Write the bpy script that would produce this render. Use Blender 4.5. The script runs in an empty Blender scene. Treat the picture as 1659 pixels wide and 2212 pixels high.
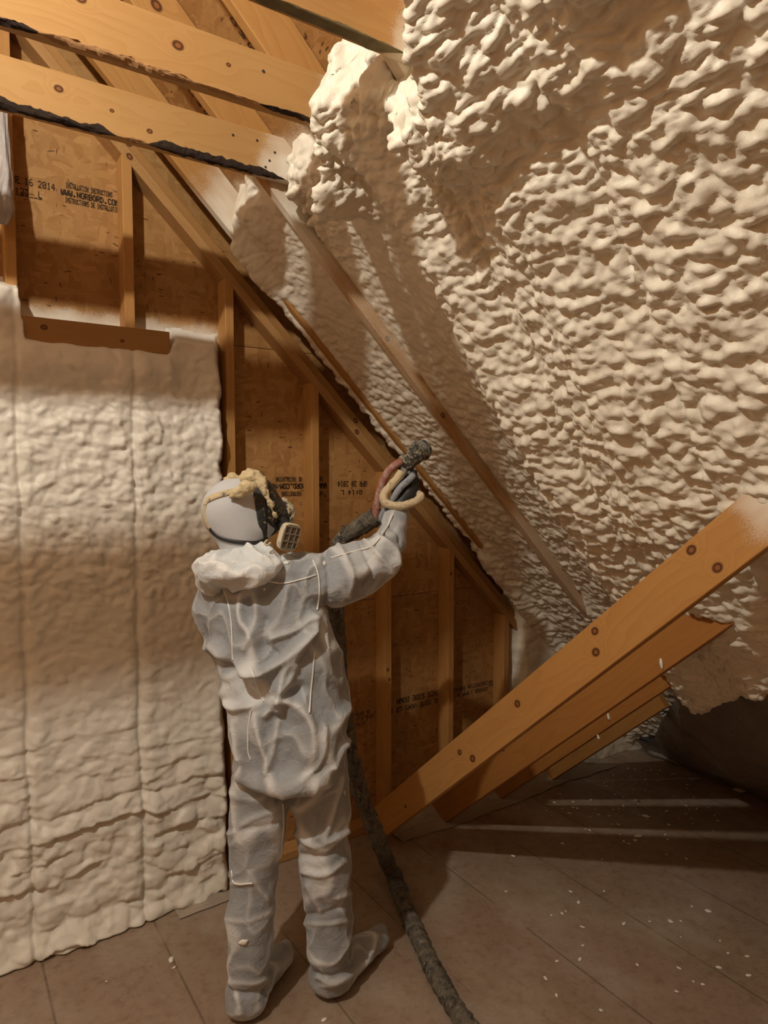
import bpy, math, random
import numpy as np
from mathutils import Vector, Matrix
from mathutils.bvhtree import BVHTree

SC = bpy.context.scene
COL = SC.collection
random.seed(7)

# ------------------------------------------------------------------ camera
FOC, YAW, PIT, CAMD, CAMH = 1469.0, math.radians(33.7), math.radians(3.39), 2.794, 1.805
W_, H_ = 1659, 2212
VF = np.array([math.sin(YAW)*math.cos(PIT), math.cos(YAW)*math.cos(PIT), -math.sin(PIT)])
VR = np.array([math.cos(YAW), -math.sin(YAW), 0.0])
VU = np.cross(VR, VF)
VH = np.array([math.sin(YAW), math.cos(YAW), 0.0])       # horizontal heading of the view
CO = np.array([0.0, -CAMD, CAMH])
cd = bpy.data.cameras.new('camera'); cam = bpy.data.objects.new('camera', cd); COL.objects.link(cam)
cd.sensor_fit = 'HORIZONTAL'; cd.sensor_width = 36.0; cd.lens = 36.0*FOC/W_
cd.clip_start = 0.05; cd.clip_end = 60
M = Matrix.Identity(4)
for i in range(3):
    M[i][0], M[i][1], M[i][2], M[i][3] = VR[i], VU[i], -VF[i], CO[i]
cam.matrix_world = M
SC.camera = cam

# ------------------------------------------------------------------ light, world, exposure
SC.view_settings.view_transform = 'Standard'
SC.view_settings.look = 'None'
SC.view_settings.gamma = 1.0
SC.view_settings.use_curve_mapping = False
SC.view_settings.exposure = 0.0
LIGHT_POS = (-0.72, -1.93, 3.54)
LIGHT_W = 176.0
LIGHT_COL = (1.0, 0.955, 0.84)
ld = bpy.data.lights.new('work_light', 'POINT'); ld.energy = LIGHT_W; ld.color = LIGHT_COL; ld.shadow_soft_size = 0.035
lo = bpy.data.objects.new('work_light', ld); lo.location = LIGHT_POS; COL.objects.link(lo)
FILL_POS, FILL_W = (-0.9, -4.2, 2.3), 2.5
l2 = bpy.data.lights.new('fill_light', 'POINT'); l2.energy = FILL_W; l2.color = (1.0, 0.955, 0.86); l2.shadow_soft_size = 0.25  # unseen soft fill added behind the viewer to lift the shadows
lo2 = bpy.data.objects.new('fill_light', l2); lo2.location = FILL_POS; COL.objects.link(lo2)
wd = bpy.data.worlds.new('world'); SC.world = wd; wd.use_nodes = True
wd.node_tree.nodes['Background'].inputs[0].default_value = (0.05, 0.045, 0.04, 1)
wd.node_tree.nodes['Background'].inputs[1].default_value = 0.2
SC.cycles.use_denoising = True
SC.cycles.use_adaptive_sampling = True; SC.cycles.adaptive_threshold = 0.06; SC.cycles.adaptive_min_samples = 14
SC.cycles.max_bounces = 6; SC.cycles.diffuse_bounces = 4; SC.cycles.glossy_bounces = 2
SC.cycles.transparent_max_bounces = 8
SC.cycles.sample_clamp_indirect = 4.0

# ------------------------------------------------------------------ geometry of the place
def ray(px, py): return VF + VR*((px-829.5)/FOC) + VU*((1106-py)/FOC)
def onp(px, py, n, c):
    n = np.array(n, float); d = ray(px, py); return CO + d*((c-n@CO)/(n@d))
def onY(px, py, Y): return onp(px, py, (0, 1, 0), Y)
def onX(px, py, X): return onp(px, py, (1, 0, 0), X)
def onZ(px, py, Z=0.0): return onp(px, py, (0, 0, 1), Z)
def onR(px, py, s): return onp(px, py, (1, 0, 1), s)
def fwd(px, py, d):                       # point at horizontal distance d ahead of the camera
    r = ray(px, py); return CO + r*(d/(r@VH))
def projpx(P):
    d = np.asarray(P, float)-CO; z = d@VF
    return 829.5+FOC*(d@VR)/z, 1106-FOC*(d@VU)/z
S2 = math.sqrt(0.5)
RB = 3.81          # rafter undersides lie on x + z = RB
RS = 4.01          # roof sheathing underside
def roofP(Y, v, w):                       # point at slope distance v, height w below the rafter undersides
    return np.stack([v*S2-w*S2, Y+0*v, RB-v*S2-w*S2], -1)

# ------------------------------------------------------------------ numpy noise
def _h(ix, iy, iz, s):
    with np.errstate(over='ignore'):
        n = (ix.astype(np.int64)*374761393+iy.astype(np.int64)*668265263+iz.astype(np.int64)*2147483647+s*1274126177) & 0xffffffff
        n = (n ^ (n >> 13))*1274126177 & 0xffffffff
        n = (n ^ (n >> 16))*2246822519 & 0xffffffff
        n = n ^ (n >> 15)
    return (n & 0xffffff)/float(0x1000000)
def vnoise(x, y, z=None, s=0):
    x, y = np.asarray(x, float), np.asarray(y, float)
    z = np.zeros_like(x) if z is None else np.asarray(z, float)
    i, j, k = np.floor(x), np.floor(y), np.floor(z)
    fx, fy, fz = x-i, y-j, z-k
    ux, uy, uz = [f*f*f*(f*(f*6-15)+10) for f in (fx, fy, fz)]
    i, j, k = i.astype(np.int64), j.astype(np.int64), k.astype(np.int64)
    out = 0
    for a in (0, 1):
        for b in (0, 1):
            for c in (0, 1):
                wt = (ux if a else 1-ux)*(uy if b else 1-uy)*(uz if c else 1-uz)
                out = out+wt*_h(i+a, j+b, k+c, s)
    return out*2-1
def fbm(x, y, z=None, s=0, o=3):
    t, a, n = 0, 1.0, 0
    for q in range(o):
        t = t+a*vnoise(x*2**q, y*2**q, None if z is None else z*2**q, s+q*17); n += a; a *= .5
    return t/n
def worley(x, y, s=0):
    i, j = np.floor(x).astype(np.int64), np.floor(y).astype(np.int64)
    f1 = np.full(x.shape, 9.0); f2 = np.full(x.shape, 9.0); rnd = np.zeros(x.shape); z = np.zeros_like(i)
    for a in (-1, 0, 1):
        for b in (-1, 0, 1):
            px = i+a+_h(i+a, j+b, z, s); py = j+b+_h(i+a, j+b, z, s+5)
            d = np.hypot(px-x, py-y)
            near = d < f1
            f2 = np.where(near, f1, np.minimum(f2, d))
            rnd = np.where(near, _h(i+a, j+b, z, s+9), rnd)
            f1 = np.where(near, d, f1)
    return f1, f2, rnd
def pillow(x, y, s=0):
    f1, f2, r = worley(x, y, s)
    return np.sqrt(np.clip(1-(f1/0.95)**2, 0, 1))*(0.45+0.75*r)
def worley3(x, y, z, s=0):
    i, j, k = [np.floor(q).astype(np.int64) for q in (x, y, z)]
    f1 = np.full(x.shape, 9.0); rnd = np.zeros(x.shape)
    for a in (-1, 0, 1):
        for b in (-1, 0, 1):
            for c in (-1, 0, 1):
                h = _h(i+a, j+b, k+c, s); h2 = h*977.0; h3 = h*31337.0
                d = np.sqrt((i+a+h-x)**2+(j+b+(h2-np.floor(h2))-y)**2+(k+c+(h3-np.floor(h3))-z)**2)
                near = d < f1; f1 = np.where(near, d, f1); h4 = h*7919.0; rnd = np.where(near, h4-np.floor(h4), rnd)
    return f1, rnd
def bubble(x, y, z, s=0):
    f1, r = worley3(x, y, z, s)
    return np.sqrt(np.clip(1-(f1/(.48+.32*r))**2, 0, 1))*(0.45+0.75*r)
def sstep(a, b, x):
    t = np.clip((x-a)/(b-a), 0, 1); return t*t*(3-2*t)

# ------------------------------------------------------------------ mesh helpers
def mesh_np(name, V, Fq, mat=None, parent=None, smooth=True, loc=None):
    V = np.asarray(V, np.float32).reshape(-1, 3); Fq = np.asarray(Fq, np.int32)
    me = bpy.data.meshes.new(name)
    n, k = Fq.shape
    me.vertices.add(len(V)); me.vertices.foreach_set('co', V.ravel())
    me.loops.add(n*k); me.loops.foreach_set('vertex_index', Fq.ravel())
    me.polygons.add(n); me.polygons.foreach_set('loop_start', np.arange(0, n*k, k, dtype=np.int32))
    me.polygons.foreach_set('loop_total', np.full(n, k, np.int32))
    me.polygons.foreach_set('use_smooth', np.full(n, smooth))
    me.update(calc_edges=True); me.validate()
    if mat: me.materials.append(mat)
    return link(name, me, parent, loc)
def link(name, me, parent=None, loc=None):
    o = bpy.data.objects.new(name, me); COL.objects.link(o)
    if parent is not None: o.parent = parent
    if loc is not None: o.location = loc
    return o
def mesh_py(name, V, Fl, mat=None, parent=None, smooth=False, loc=None, mats=None, midx=None):
    me = bpy.data.meshes.new(name); me.from_pydata([tuple(map(float, v)) for v in V], [], [tuple(f) for f in Fl])
    for m in (mats or ([mat] if mat else [])): me.materials.append(m)
    if midx is not None: me.polygons.foreach_set('material_index', midx)
    me.polygons.foreach_set('use_smooth', [smooth]*len(me.polygons)); me.update()
    return link(name, me, parent, loc)
def grid_faces(nu, nv):
    a = np.arange(nu*nv).reshape(nu, nv)
    return np.stack([a[:-1, :-1], a[1:, :-1], a[1:, 1:], a[:-1, 1:]], -1).reshape(-1, 4)
def tag(o, label=None, cat=None, group=None, kind=None):
    if label: o['label'] = label
    if cat: o['category'] = cat
    if group: o['group'] = group
    if kind: o['kind'] = kind
    return o
def empty(name, loc):
    o = bpy.data.objects.new(name, None); o.location = loc; o.empty_display_size = .1; COL.objects.link(o); return o
def box_vf(x0, x1, y0, y1, z0, z1, b=0.0):
    if b <= 0:
        V = [(x, y, z) for x in (x0, x1) for y in (y0, y1) for z in (z0, z1)]
        return V, [(0, 1, 3, 2), (4, 6, 7, 5), (0, 4, 5, 1), (2, 3, 7, 6), (0, 2, 6, 4), (1, 5, 7, 3)]
    # chamfered along the long x axis: eight-sided section
    s = [(y0+b, z0), (y1-b, z0), (y1, z0+b), (y1, z1-b), (y1-b, z1), (y0+b, z1), (y0, z1-b), (y0, z0+b)]
    V = [(x, y, z) for x in (x0, x1) for (y, z) in s]
    Fl = [tuple(range(8))[::-1], tuple(range(8, 16))]+[(i, (i+1) % 8, 8+(i+1) % 8, 8+i) for i in range(8)]
    return V, Fl
def resample(P, n):
    P = np.asarray(P, float)
    Q = np.vstack([2*P[0]-P[1], P, 2*P[-1]-P[-2]]); out = []
    m = len(P)-1
    for t in np.linspace(0, m, n*4):
        i = min(int(t), m-1); u = t-i; a, b, c, d = Q[i], Q[i+1], Q[i+2], Q[i+3]
        out.append(.5*((2*b)+(c-a)*u+(2*a-5*b+4*c-d)*u*u+(3*b-a-3*c+d)*u**3))
    out = np.array(out); L = np.r_[0, np.cumsum(np.linalg.norm(np.diff(out, axis=0), axis=1))]
    s = np.linspace(0, L[-1], n)
    return np.stack([np.interp(s, L, out[:, k]) for k in range(3)], -1), s
def tube(P, rad, n=60, m=14, caps=True, flat=None):
    """rad: number or f(s, theta); flat=(normals, factor) squeezes the section along given normals"""
    C, s = resample(P, n)
    T = np.gradient(C, axis=0); T /= np.linalg.norm(T, axis=1)[:, None]+1e-12
    N = np.zeros_like(C); ref = np.array([0, 0, 1.0]) if abs(T[0][2]) < .9 else np.array([1.0, 0, 0])
    N[0] = np.cross(T[0], ref); N[0] /= np.linalg.norm(N[0])
    for i in range(1, n):
        v = N[i-1]-T[i]*(N[i-1]@T[i]); N[i] = v/np.linalg.norm(v)
    B = np.cross(T, N)
    th = np.linspace(0, 2*np.pi, m, endpoint=False)
    if callable(rad): r = np.array([[rad(si, t) for t in th] for si in s])
    else: r = np.full((n, m), float(rad))
    V = C[:, None]+r[..., None]*(np.cos(th)[None, :, None]*N[:, None]+np.sin(th)[None, :, None]*B[:, None])
    V = V.reshape(-1, 3); Fl = []
    for i in range(n-1):
        for j in range(m):
            k = (j+1) % m; Fl.append((i*m+j, i*m+k, (i+1)*m+k, (i+1)*m+j))
    if caps:
        V = np.vstack([V, C[0], C[-1]]); a = len(V)-2
        Fl += [(a, (j+1) % m, j) for j in range(m)]+[(a+1, (n-1)*m+j, (n-1)*m+(j+1) % m) for j in range(m)]
    return V, Fl
def lathe(p0, p1, prof, m=28):
    """prof: list of (t along axis in metres, radius)"""
    p0, p1 = np.array(p0, float), np.array(p1, float); T = (p1-p0)/np.linalg.norm(p1-p0)
    N = np.cross(T, [0, 0, 1.0]); N /= np.linalg.norm(N); B = np.cross(T, N)
    V, Fl = [], []
    for t, r in prof:
        for j in range(m):
            a = 2*math.pi*j/m; V.append(p0+T*t+(N*math.cos(a)+B*math.sin(a))*r)
    for i in range(len(prof)-1):
        for j in range(m):
            k = (j+1) % m; Fl.append((i*m+j, i*m+k, (i+1)*m+k, (i+1)*m+j))
    Fl.append(tuple(range(m))[::-1]); Fl.append(tuple(range((len(prof)-1)*m, len(prof)*m)))
    return V, Fl
def join_vf(*items):
    V, Fl = [], []
    for v, f in items:
        n = len(V); V += [tuple(p) for p in v]; Fl += [tuple(i+n for i in q) for q in f]
    return V, Fl

# ------------------------------------------------------------------ surface nets for the figure
def surface_nets(vol, org, h):
    nx, ny, nz = vol.shape; ins = vol < 0
    c = np.zeros((nx-1, ny-1, nz-1), np.int8)
    for a in (0, 1):
        for b in (0, 1):
            for d in (0, 1):
                c += ins[a:nx-1+a, b:ny-1+b, d:nz-1+d]
    act = np.argwhere((c > 0) & (c < 8)); idx = -np.ones(c.shape, np.int64); idx[tuple(act.T)] = np.arange(len(act))
    acc = np.zeros((len(act), 3)); cnt = np.zeros(len(act))
    corners = [(a, b, d) for a in (0, 1) for b in (0, 1) for d in (0, 1)]
    for p in corners:
        for ax in range(3):
            if p[ax]: continue
            q = list(p); q[ax] = 1
            va = vol[act[:, 0]+p[0], act[:, 1]+p[1], act[:, 2]+p[2]]; vb = vol[act[:, 0]+q[0], act[:, 1]+q[1], act[:, 2]+q[2]]
            x = (va < 0) != (vb < 0); t = np.where(x, va/np.where(x, va-vb, 1), 0)
            pt = np.tile(np.array(p, float), (len(act), 1)); pt[:, ax] = t
            acc += pt*x[:, None]; cnt += x
    V = (act+acc/np.maximum(cnt, 1)[:, None])*h+org
    Q = []
    for ax in range(3):
        sl0 = [slice(1, -1)]*3; sl1 = [slice(1, -1)]*3
        sl0[ax] = slice(0, -1); sl1[ax] = slice(1, None)
        A, B = ins[tuple(sl0)], ins[tuple(sl1)]
        e = np.argwhere(A != B); off = np.array([1, 1, 1]); off[ax] = 0; e2 = e+off
        u, v = (ax+1) % 3, (ax+2) % 3
        def cell(du, dv):
            k = e2.copy(); k[:, u] += du; k[:, v] += dv; return idx[k[:, 0], k[:, 1], k[:, 2]]
        q = np.stack([cell(-1, -1), cell(0, -1), cell(0, 0), cell(-1, 0)], -1)
        fl = ~A[tuple(e.T)]
        q[fl] = q[fl][:, ::-1]; Q.append(q)
    Q = np.vstack(Q); Q = Q[(Q >= 0).all(1)]
    return V, Q
class Field:
    def __init__(s, lo, hi, h):
        s.lo, s.h = np.array(lo, float), h; n = np.ceil((np.array(hi)-s.lo)/h).astype(int)+1
        ax = [s.lo[i]+np.arange(n[i])*h for i in range(3)]
        s.ax = ax; s.R, s.F, s.Z = [a.astype(np.float32) for a in np.meshgrid(*ax, indexing='ij')]
        s.v = np.full(s.R.shape, 9.0, np.float32)
    def add(s, d, k=0.03):
        if k <= 0: s.v = np.minimum(s.v, d); return
        hh = np.maximum(k-np.abs(s.v-d), 0)/k
        s.v = np.minimum(s.v, d)-hh*hh*k*.25
    def cone(s, a, b, ra, rb, k=.03, sq=None):
        a, b = np.array(a, float), np.array(b, float); ab = b-a; L = ab@ab
        pr, pf, pz = s.R-a[0], s.F-a[1], s.Z-a[2]
        t = np.clip((pr*ab[0]+pf*ab[1]+pz*ab[2])/L, 0, 1)
        d = np.sqrt((pr-t*ab[0])**2+(pf-t*ab[1])**2+(pz-t*ab[2])**2)-(ra+(rb-ra)*t)
        s.add(d, k)
    def chain(s, pts, rs, k=.03):
        for i in range(len(pts)-1): s.cone(pts[i], pts[i+1], rs[i], rs[i+1], k)
    def ell(s, c, r, k=.03, axes=None):
        p = [s.R-c[0], s.F-c[1], s.Z-c[2]]
        if axes is not None: p = [sum(p[j]*axes[i][j] for j in range(3)) for i in range(3)]
        d = (np.sqrt((p[0]/r[0])**2+(p[1]/r[1])**2+(p[2]/r[2])**2)-1)*min(r); s.add(d, k)
    def stack(s, rows, k=.03, ex=2.0):
        """rows: (z, cr, cf, a, b), any order"""
        rows = sorted(rows); z = s.ax[2]; q = [np.interp(z, [r[0] for r in rows], [r[i] for r in rows]).astype(np.float32) for i in range(1, 5)]
        cr, cf, a, b = q
        u = np.abs((s.R-cr)/a); w = np.abs((s.F-cf)/b)
        d = ((u**ex+w**ex)**(1/ex)-1)*np.minimum(a, b)
        d = np.maximum(d, np.maximum(s.Z-rows[-1][0], rows[0][0]-s.Z)); s.add(d, k)
    def cut(s, d): s.v = np.maximum(s.v, d)
    def mesh(s): return surface_nets(s.v, s.lo, s.h)
def loc2w(P):                              # (right, forward, z) about the camera's foot -> world
    P = np.asarray(P, float); return P[..., :1]*VR+P[..., 1:2]*VH+np.array([0, -CAMD, 0])+P[..., 2:3]*np.array([0, 0, 1.0])
def px2l(px, py, d):                       # pixel at forward distance d -> (right, forward, z)
    P = fwd(px, py, d)-CO; return np.array([P@VR, d, P[2]+CAMH])
def vnormals(V, Q):
    n = np.zeros_like(V); a = V[Q[:, 2]]-V[Q[:, 0]]; b = V[Q[:, 3]]-V[Q[:, 1]]; c = np.cross(a, b)
    for i in range(4): np.add.at(n, Q[:, i], c)
    return n/(np.linalg.norm(n, axis=1)[:, None]+1e-12)
def relax(V, Q, it=2, f=.5):
    for _ in range(it):
        s = np.zeros_like(V); c = np.zeros(len(V))
        for i in range(4):
            a, b = Q[:, i], Q[:, (i+1) % 4]; np.add.at(s, a, V[b]); np.add.at(c, a, 1); np.add.at(s, b, V[a]); np.add.at(c, b, 1)
        V = V*(1-f)+f*s/np.maximum(c, 1)[:, None]
    return V

# ------------------------------------------------------------------ materials
def newmat(name):
    m = bpy.data.materials.new(name); m.use_nodes = True; nt = m.node_tree; nt.nodes.clear()
    out = nt.nodes.new('ShaderNodeOutputMaterial'); b = nt.nodes.new('ShaderNodeBsdfPrincipled')
    nt.links.new(b.outputs[0], out.inputs[0]); return m, nt, b
class NB:
    def __init__(s, nt): s.nt = nt
    def n(s, t, **kw):
        x = s.nt.nodes.new('ShaderNode'+t)
        for k, v in kw.items(): setattr(x, k, v)
        return x
    def l(s, a, b): s.nt.links.new(a, b)
    def coord(s, kind='Object'): return s.n('TexCoord').outputs[kind]
    def map(s, c, scale=(1, 1, 1), loc=(0, 0, 0), rot=(0, 0, 0)):
        m = s.n('Mapping'); s.l(c, m.inputs[0]); m.inputs['Scale'].default_value = scale; m.inputs['Location'].default_value = loc; m.inputs['Rotation'].default_value = rot; return m.outputs[0]
    def noise(s, c, scale=5, detail=3, rough=.5, dist=0):
        x = s.n('TexNoise'); s.l(c, x.inputs['Vector']); x.inputs['Scale'].default_value = scale; x.inputs['Detail'].default_value = detail; x.inputs['Roughness'].default_value = rough; x.inputs['Distortion'].default_value = dist; return x.outputs
    def voro(s, c, scale=5, feature='F1', rnd=1.0):
        x = s.n('TexVoronoi', feature=feature); s.l(c, x.inputs['Vector']); x.inputs['Scale'].default_value = scale; x.inputs['Randomness'].default_value = rnd; return x.outputs
    def math(s, op, a, b=None, c=None, clamp=False):
        x = s.n('Math', operation=op); x.use_clamp = clamp
        for i, v in enumerate((a, b, c)):
            if v is None: continue
            if isinstance(v, (int, float)): x.inputs[i].default_value = v
            else: s.l(v, x.inputs[i])
        return x.outputs[0]
    def rng(s, v, a, b, c=0.0, d=1.0, smooth=True):
        x = s.n('MapRange', interpolation_type='SMOOTHSTEP' if smooth else 'LINEAR'); s.l(v, x.inputs[0])
        for i, q in enumerate((a, b, c, d)): x.inputs[i+1].default_value = q
        return x.outputs[0]
    def mix(s, f, a, b, blend='MIX'):
        x = s.n('Mix', data_type='RGBA', blend_type=blend)
        if isinstance(f, (int, float)): x.inputs[0].default_value = f
        else: s.l(f, x.inputs[0])
        for i, v in ((6, a), (7, b)):
            if isinstance(v, tuple): x.inputs[i].default_value = v+(1,) if len(v) == 3 else v
            else: s.l(v, x.inputs[i])
        return x.outputs[2]
    def bump(s, h, strength=.3, dist=.01):
        x = s.n('Bump'); s.l(h, x.inputs['Height']); x.inputs['Strength'].default_value = strength; x.inputs['Distance'].default_value = dist; return x.outputs[0]
    def sep(s, c):
        x = s.n('SeparateXYZ'); s.l(c, x.inputs[0]); return x.outputs
FOAM_C = (0.82, 0.755, 0.64)
def mat_plain(name, col, rough=.6, metal=0.0, bump=0, bscale=60, var=0.0):
    m, nt, b = newmat(name); k = NB(nt)
    b.inputs['Base Color'].default_value = col+(1,); b.inputs['Roughness'].default_value = rough; b.inputs['Metallic'].default_value = metal
    c = k.coord()
    if var: k.l(k.mix(k.noise(c, bscale*.4, 3)[0], tuple(max(0, x*(1-var)) for x in col), tuple(min(1, x*(1+var)) for x in col)), b.inputs['Base Color'])
    if bump: k.l(k.bump(k.noise(c, bscale, 4)[0], bump, .004), b.inputs['Normal'])
    return m
def mat_foam(name, col=FOAM_C, fine=.14):
    m, nt, b = newmat(name); k = NB(nt); c = k.coord()
    n = k.noise(c, 3.2, 3)[0]
    k.l(k.mix(n, tuple(x*.96 for x in col), (col[0]*1.02, col[1]*1.01, col[2]*.97)), b.inputs['Base Color'])
    b.inputs['Roughness'].default_value = .48; b.inputs['Specular IOR Level'].default_value = .35
    h = k.noise(c, 85, 2, .6)[0]
    k.l(k.bump(h, fine, .006), b.inputs['Normal']); return m
def mat_wood(name, seed, base=(0.50, 0.275, 0.10), dark=(0.38, 0.18, 0.052), knots=(), sprays=(), grain=1.0, dirt=0.0, ax='xz'):
    """grain runs along local x; knots: (x, z, r) on the face; sprays: (x0, x1) overspray fading in from x0 to full at x1"""
    m, nt, b = newmat(name); k = NB(nt); c = k.coord()
    cc = k.map(c, (1, 1, 1), (seed*3.1, seed*1.7, seed*.9))
    warp = k.noise(k.map(cc, (1.2, 5, 5)), 1.6, 2)[0]
    x = k.sep(cc)
    t = k.math('ADD', k.math('MULTIPLY', x[2], 26.0), k.math('MULTIPLY', warp, 9.0*grain))
    ln = None
    for (kx, kz, kr) in knots:      # rings bend round a knot
        v = k.map(c, (1/(kr*1.25), 0, 1/kr), (-kx/(kr*1.25), 0, -kz/kr))
        q = k.n('VectorMath', operation='LENGTH'); k.l(v, q.inputs[0]); d = q.outputs['Value']
        ln = d if ln is None else k.math('MINIMUM', ln, d)
    if ln is not None: t = k.math('ADD', t, k.rng(ln, 4.0, .4, 0, 2.2))
    ring = k.math('FRACT', t); ring = k.math('MULTIPLY', ring, ring)
    fib = k.noise(k.map(cc, (3, 90, 90)), 1.0, 3)[0]
    f = k.math('ADD', k.math('MULTIPLY', ring, .42), k.math('MULTIPLY', fib, .42), clamp=True)
    col = k.mix(f, base, dark)
    big = k.noise(k.map(cc, (1.1, 3, 3)), 1.3, 2)[0]
    col = k.mix(k.rng(big, .35, .7), col, k.mix(.35, col, (base[0]*.78, base[1]*.68, base[2]*.6)))
    if ln is not None:
        col = k.mix(k.rng(ln, 1.15, .75), col, (0.10, 0.035, 0.012)); col = k.mix(k.rng(ln, .55, .35), col, (0.27, 0.10, 0.03))
    if dirt: col = k.mix(k.math('MULTIPLY', k.rng(k.noise(k.map(cc, (3, 9, 9)), 2.0, 5, .7)[0], .52, .66), dirt), col, (.06, .035, .02))
    fac = None
    for sp in sprays:
        x0, x1 = sp[:2]; st = sp[2] if len(sp) > 2 else 1.0
        e = k.math('ADD', k.sep(c)[0], k.math('MULTIPLY', k.math('SUBTRACT', k.noise(c, 7, 3)[0], .5), .16))
        s_ = k.math('MULTIPLY', k.rng(e, x0, x1), k.rng(k.noise(k.map(c, (1, 3, 3)), 3.2, 2)[0], .34, .62, .55*st if st == 1 else 0.0, st))
        if len(sp) > 3: s_ = k.math('MULTIPLY', s_, k.rng(e, sp[3], sp[4], 1.0, sp[5]))
        fac = s_ if fac is None else k.math('MAXIMUM', fac, s_)
    if fac is not None:
        g = k.noise(c, 260, 2)[0]
        fac = k.math('MULTIPLY', fac, k.rng(k.math('ADD', g, fac), .62, .95)); col = k.mix(fac, col, FOAM_C)
    k.l(col, b.inputs['Base Color']); b.inputs['Roughness'].default_value = .55; b.inputs['Specular IOR Level'].default_value = .3
    k.l(k.bump(k.math('ADD', fib, k.math('MULTIPLY', ring, .3)), .12, .004), b.inputs['Normal'])
    return m
def mat_osb(name, seed, spray=None, tone=1.0):
    m, nt, b = newmat(name); k = NB(nt); c = k.coord('Object')
    cols = None
    w = k.noise(c, 9, 2)[1]
    cw = k.mix(.06, c, w)
    v1 = k.voro(k.map(cw, (13, 13, 52), (seed, 0, 0), (0, .3, 0)), 1)[1]; v2 = k.voro(k.map(cw, (42, 13, 12), (seed, 3, 1), (0, -.35, 0)), 1)[1]
    a = k.sep(v1)[0]; bb = k.sep(v2)[1]
    pick = k.rng(k.noise(c, 17, 2)[0], .46, .54)
    f = k.n('Mix'); k.l(pick, f.inputs[0]); k.l(a, f.inputs[2]); k.l(bb, f.inputs[3])
    fib = k.noise(k.map(c, (30, 30, 170)), 1, 3)[0]
    f2 = k.math('ADD', k.math('MULTIPLY', f.outputs[0], .6), k.math('MULTIPLY', fib, .4))
    T = lambda q: tuple(x*tone for x in q)
    col = k.mix(f2, T((0.29, 0.135, 0.040)), T((0.50, 0.28, 0.104)))
    col = k.mix(k.rng(k.noise(c, 2.4, 3)[0], .4, .7), col, k.mix(.3, col, T((.22, .10, .032))))
    sl = k.voro(k.map(cw, (16, 16, 75), (seed*2, 1, 0), (0, .6, 0)), 1); sl2 = k.voro(k.map(cw, (80, 16, 15), (seed*2, 5, 0), (0, -.5, 0)), 1)
    dk = k.math('MAXIMUM', k.math('MULTIPLY', k.rng(sl[0], .24, .12), k.rng(k.sep(sl[1])[0], .80, .84)), k.math('MULTIPLY', k.rng(sl2[0], .22, .10), k.rng(k.sep(sl2[1])[0], .80, .84)))
    col = k.mix(k.math('MULTIPLY', dk, .85), col, (0.055, 0.022, 0.008))
    if spray:
        fac = None
        for (ax, p0, p1, *xm) in spray:
            e = k.math('ADD', k.sep(c)[ax], k.math('MULTIPLY', k.math('SUBTRACT', k.noise(c, 8, 4)[0], .5), .10)); q = k.rng(e, p0, p1)
            if xm: q = k.math('MULTIPLY', q, k.rng(k.sep(c)[0], xm[0], xm[0]-.03))
            fac = q if fac is None else k.math('MAXIMUM', fac, q)
        fac = k.math('MULTIPLY', fac, k.rng(k.math('ADD', k.noise(c, 230, 2)[0], fac), .6, .95)); col = k.mix(fac, col, FOAM_C)
    k.l(col, b.inputs['Base Color']); b.inputs['Roughness'].default_value = .6; b.inputs['Specular IOR Level'].default_value = .25
    k.l(k.bump(k.math('ADD', f2, fib), .15, .004), b.inputs['Normal']); return m
# ------------------------------------------------------------------ shared materials
M_FOAM = mat_foam('spray_foam')
M_FOAMW = mat_foam('wall_spray_foam', (0.81, 0.765, 0.69), .12)
M_DARK = mat_plain('black_ink', (0.045, 0.025, 0.012), .9)
M_BARK = mat_plain('bark', (0.026, 0.013, 0.007), .95, bump=.9, bscale=45, var=.5)
M_NAIL = mat_plain('nail_steel', (0.10, 0.10, 0.11), .45, .8)

# ------------------------------------------------------------------ floor
def mat_floor():
    m, nt, b = newmat('filmed_subfloor'); k = NB(nt); c = k.coord()
    x = k.sep(c)
    n = k.noise(k.map(c, (3, 1.2, 1)), 3, 5, .6)[0]; n2 = k.noise(c, 26, 4, .65)[0]
    col = k.mix(n, (0.25, 0.168, 0.112), (0.36, 0.262, 0.185)); col = k.mix(k.rng(n2, .45, .75), col, (0.23, 0.142, 0.088))
    haze = k.noise(k.map(c, (1.5, 1, 1), (4, 1, 0), (0, 0, .6)), 2.2, 4, .6)[0]
    col = k.mix(k.math('MULTIPLY', k.rng(haze, .42, .72), .42), col, (0.48, 0.42, 0.345))
    # subfloor seams running away from the viewer, 406 mm apart
    f = k.math('ABSOLUTE', k.math('SUBTRACT', k.math('FRACT', k.math('DIVIDE', k.math('ADD', x[0], 3.576), .4064)), .5))
    wob = k.math('MULTIPLY', k.noise(c, 12, 2)[0], .008)
    ln = k.rng(k.math('ADD', f, wob), .020, .008)
    ln = k.math('MULTIPLY', ln, k.rng(k.noise(c, 3.1, 2)[0], .36, .5))
    col = k.mix(k.math('MULTIPLY', ln, .5), col, (.06, .04, .026))
    k.l(col, b.inputs['Base Color'])
    k.l(k.rng(haze, .3, .8, .62, .42), b.inputs['Roughness']); b.inputs['Specular IOR Level'].default_value = .4
    wr = k.noise(k.map(c, (1, 2.4, 1), (0, 0, 0), (0, 0, .5)), 5, 5, .65, 1.2)[0]
    k.l(k.bump(k.math('ADD', wr, k.math('MULTIPLY', k.noise(c, 60, 3)[0], .1)), .22, .03), b.inputs['Normal'])
    return m
nx, ny = 130, 130
gx, gy = np.meshgrid(np.linspace(-2.6, 3.95, nx), np.linspace(-6.0, .12, ny), indexing='ij')
V = np.stack([gx, gy, -0.002+0*gx], -1).reshape(-1, 3)
tag(mesh_np('floor', V, grid_faces(nx, ny), mat_floor()), kind='structure')

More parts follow.
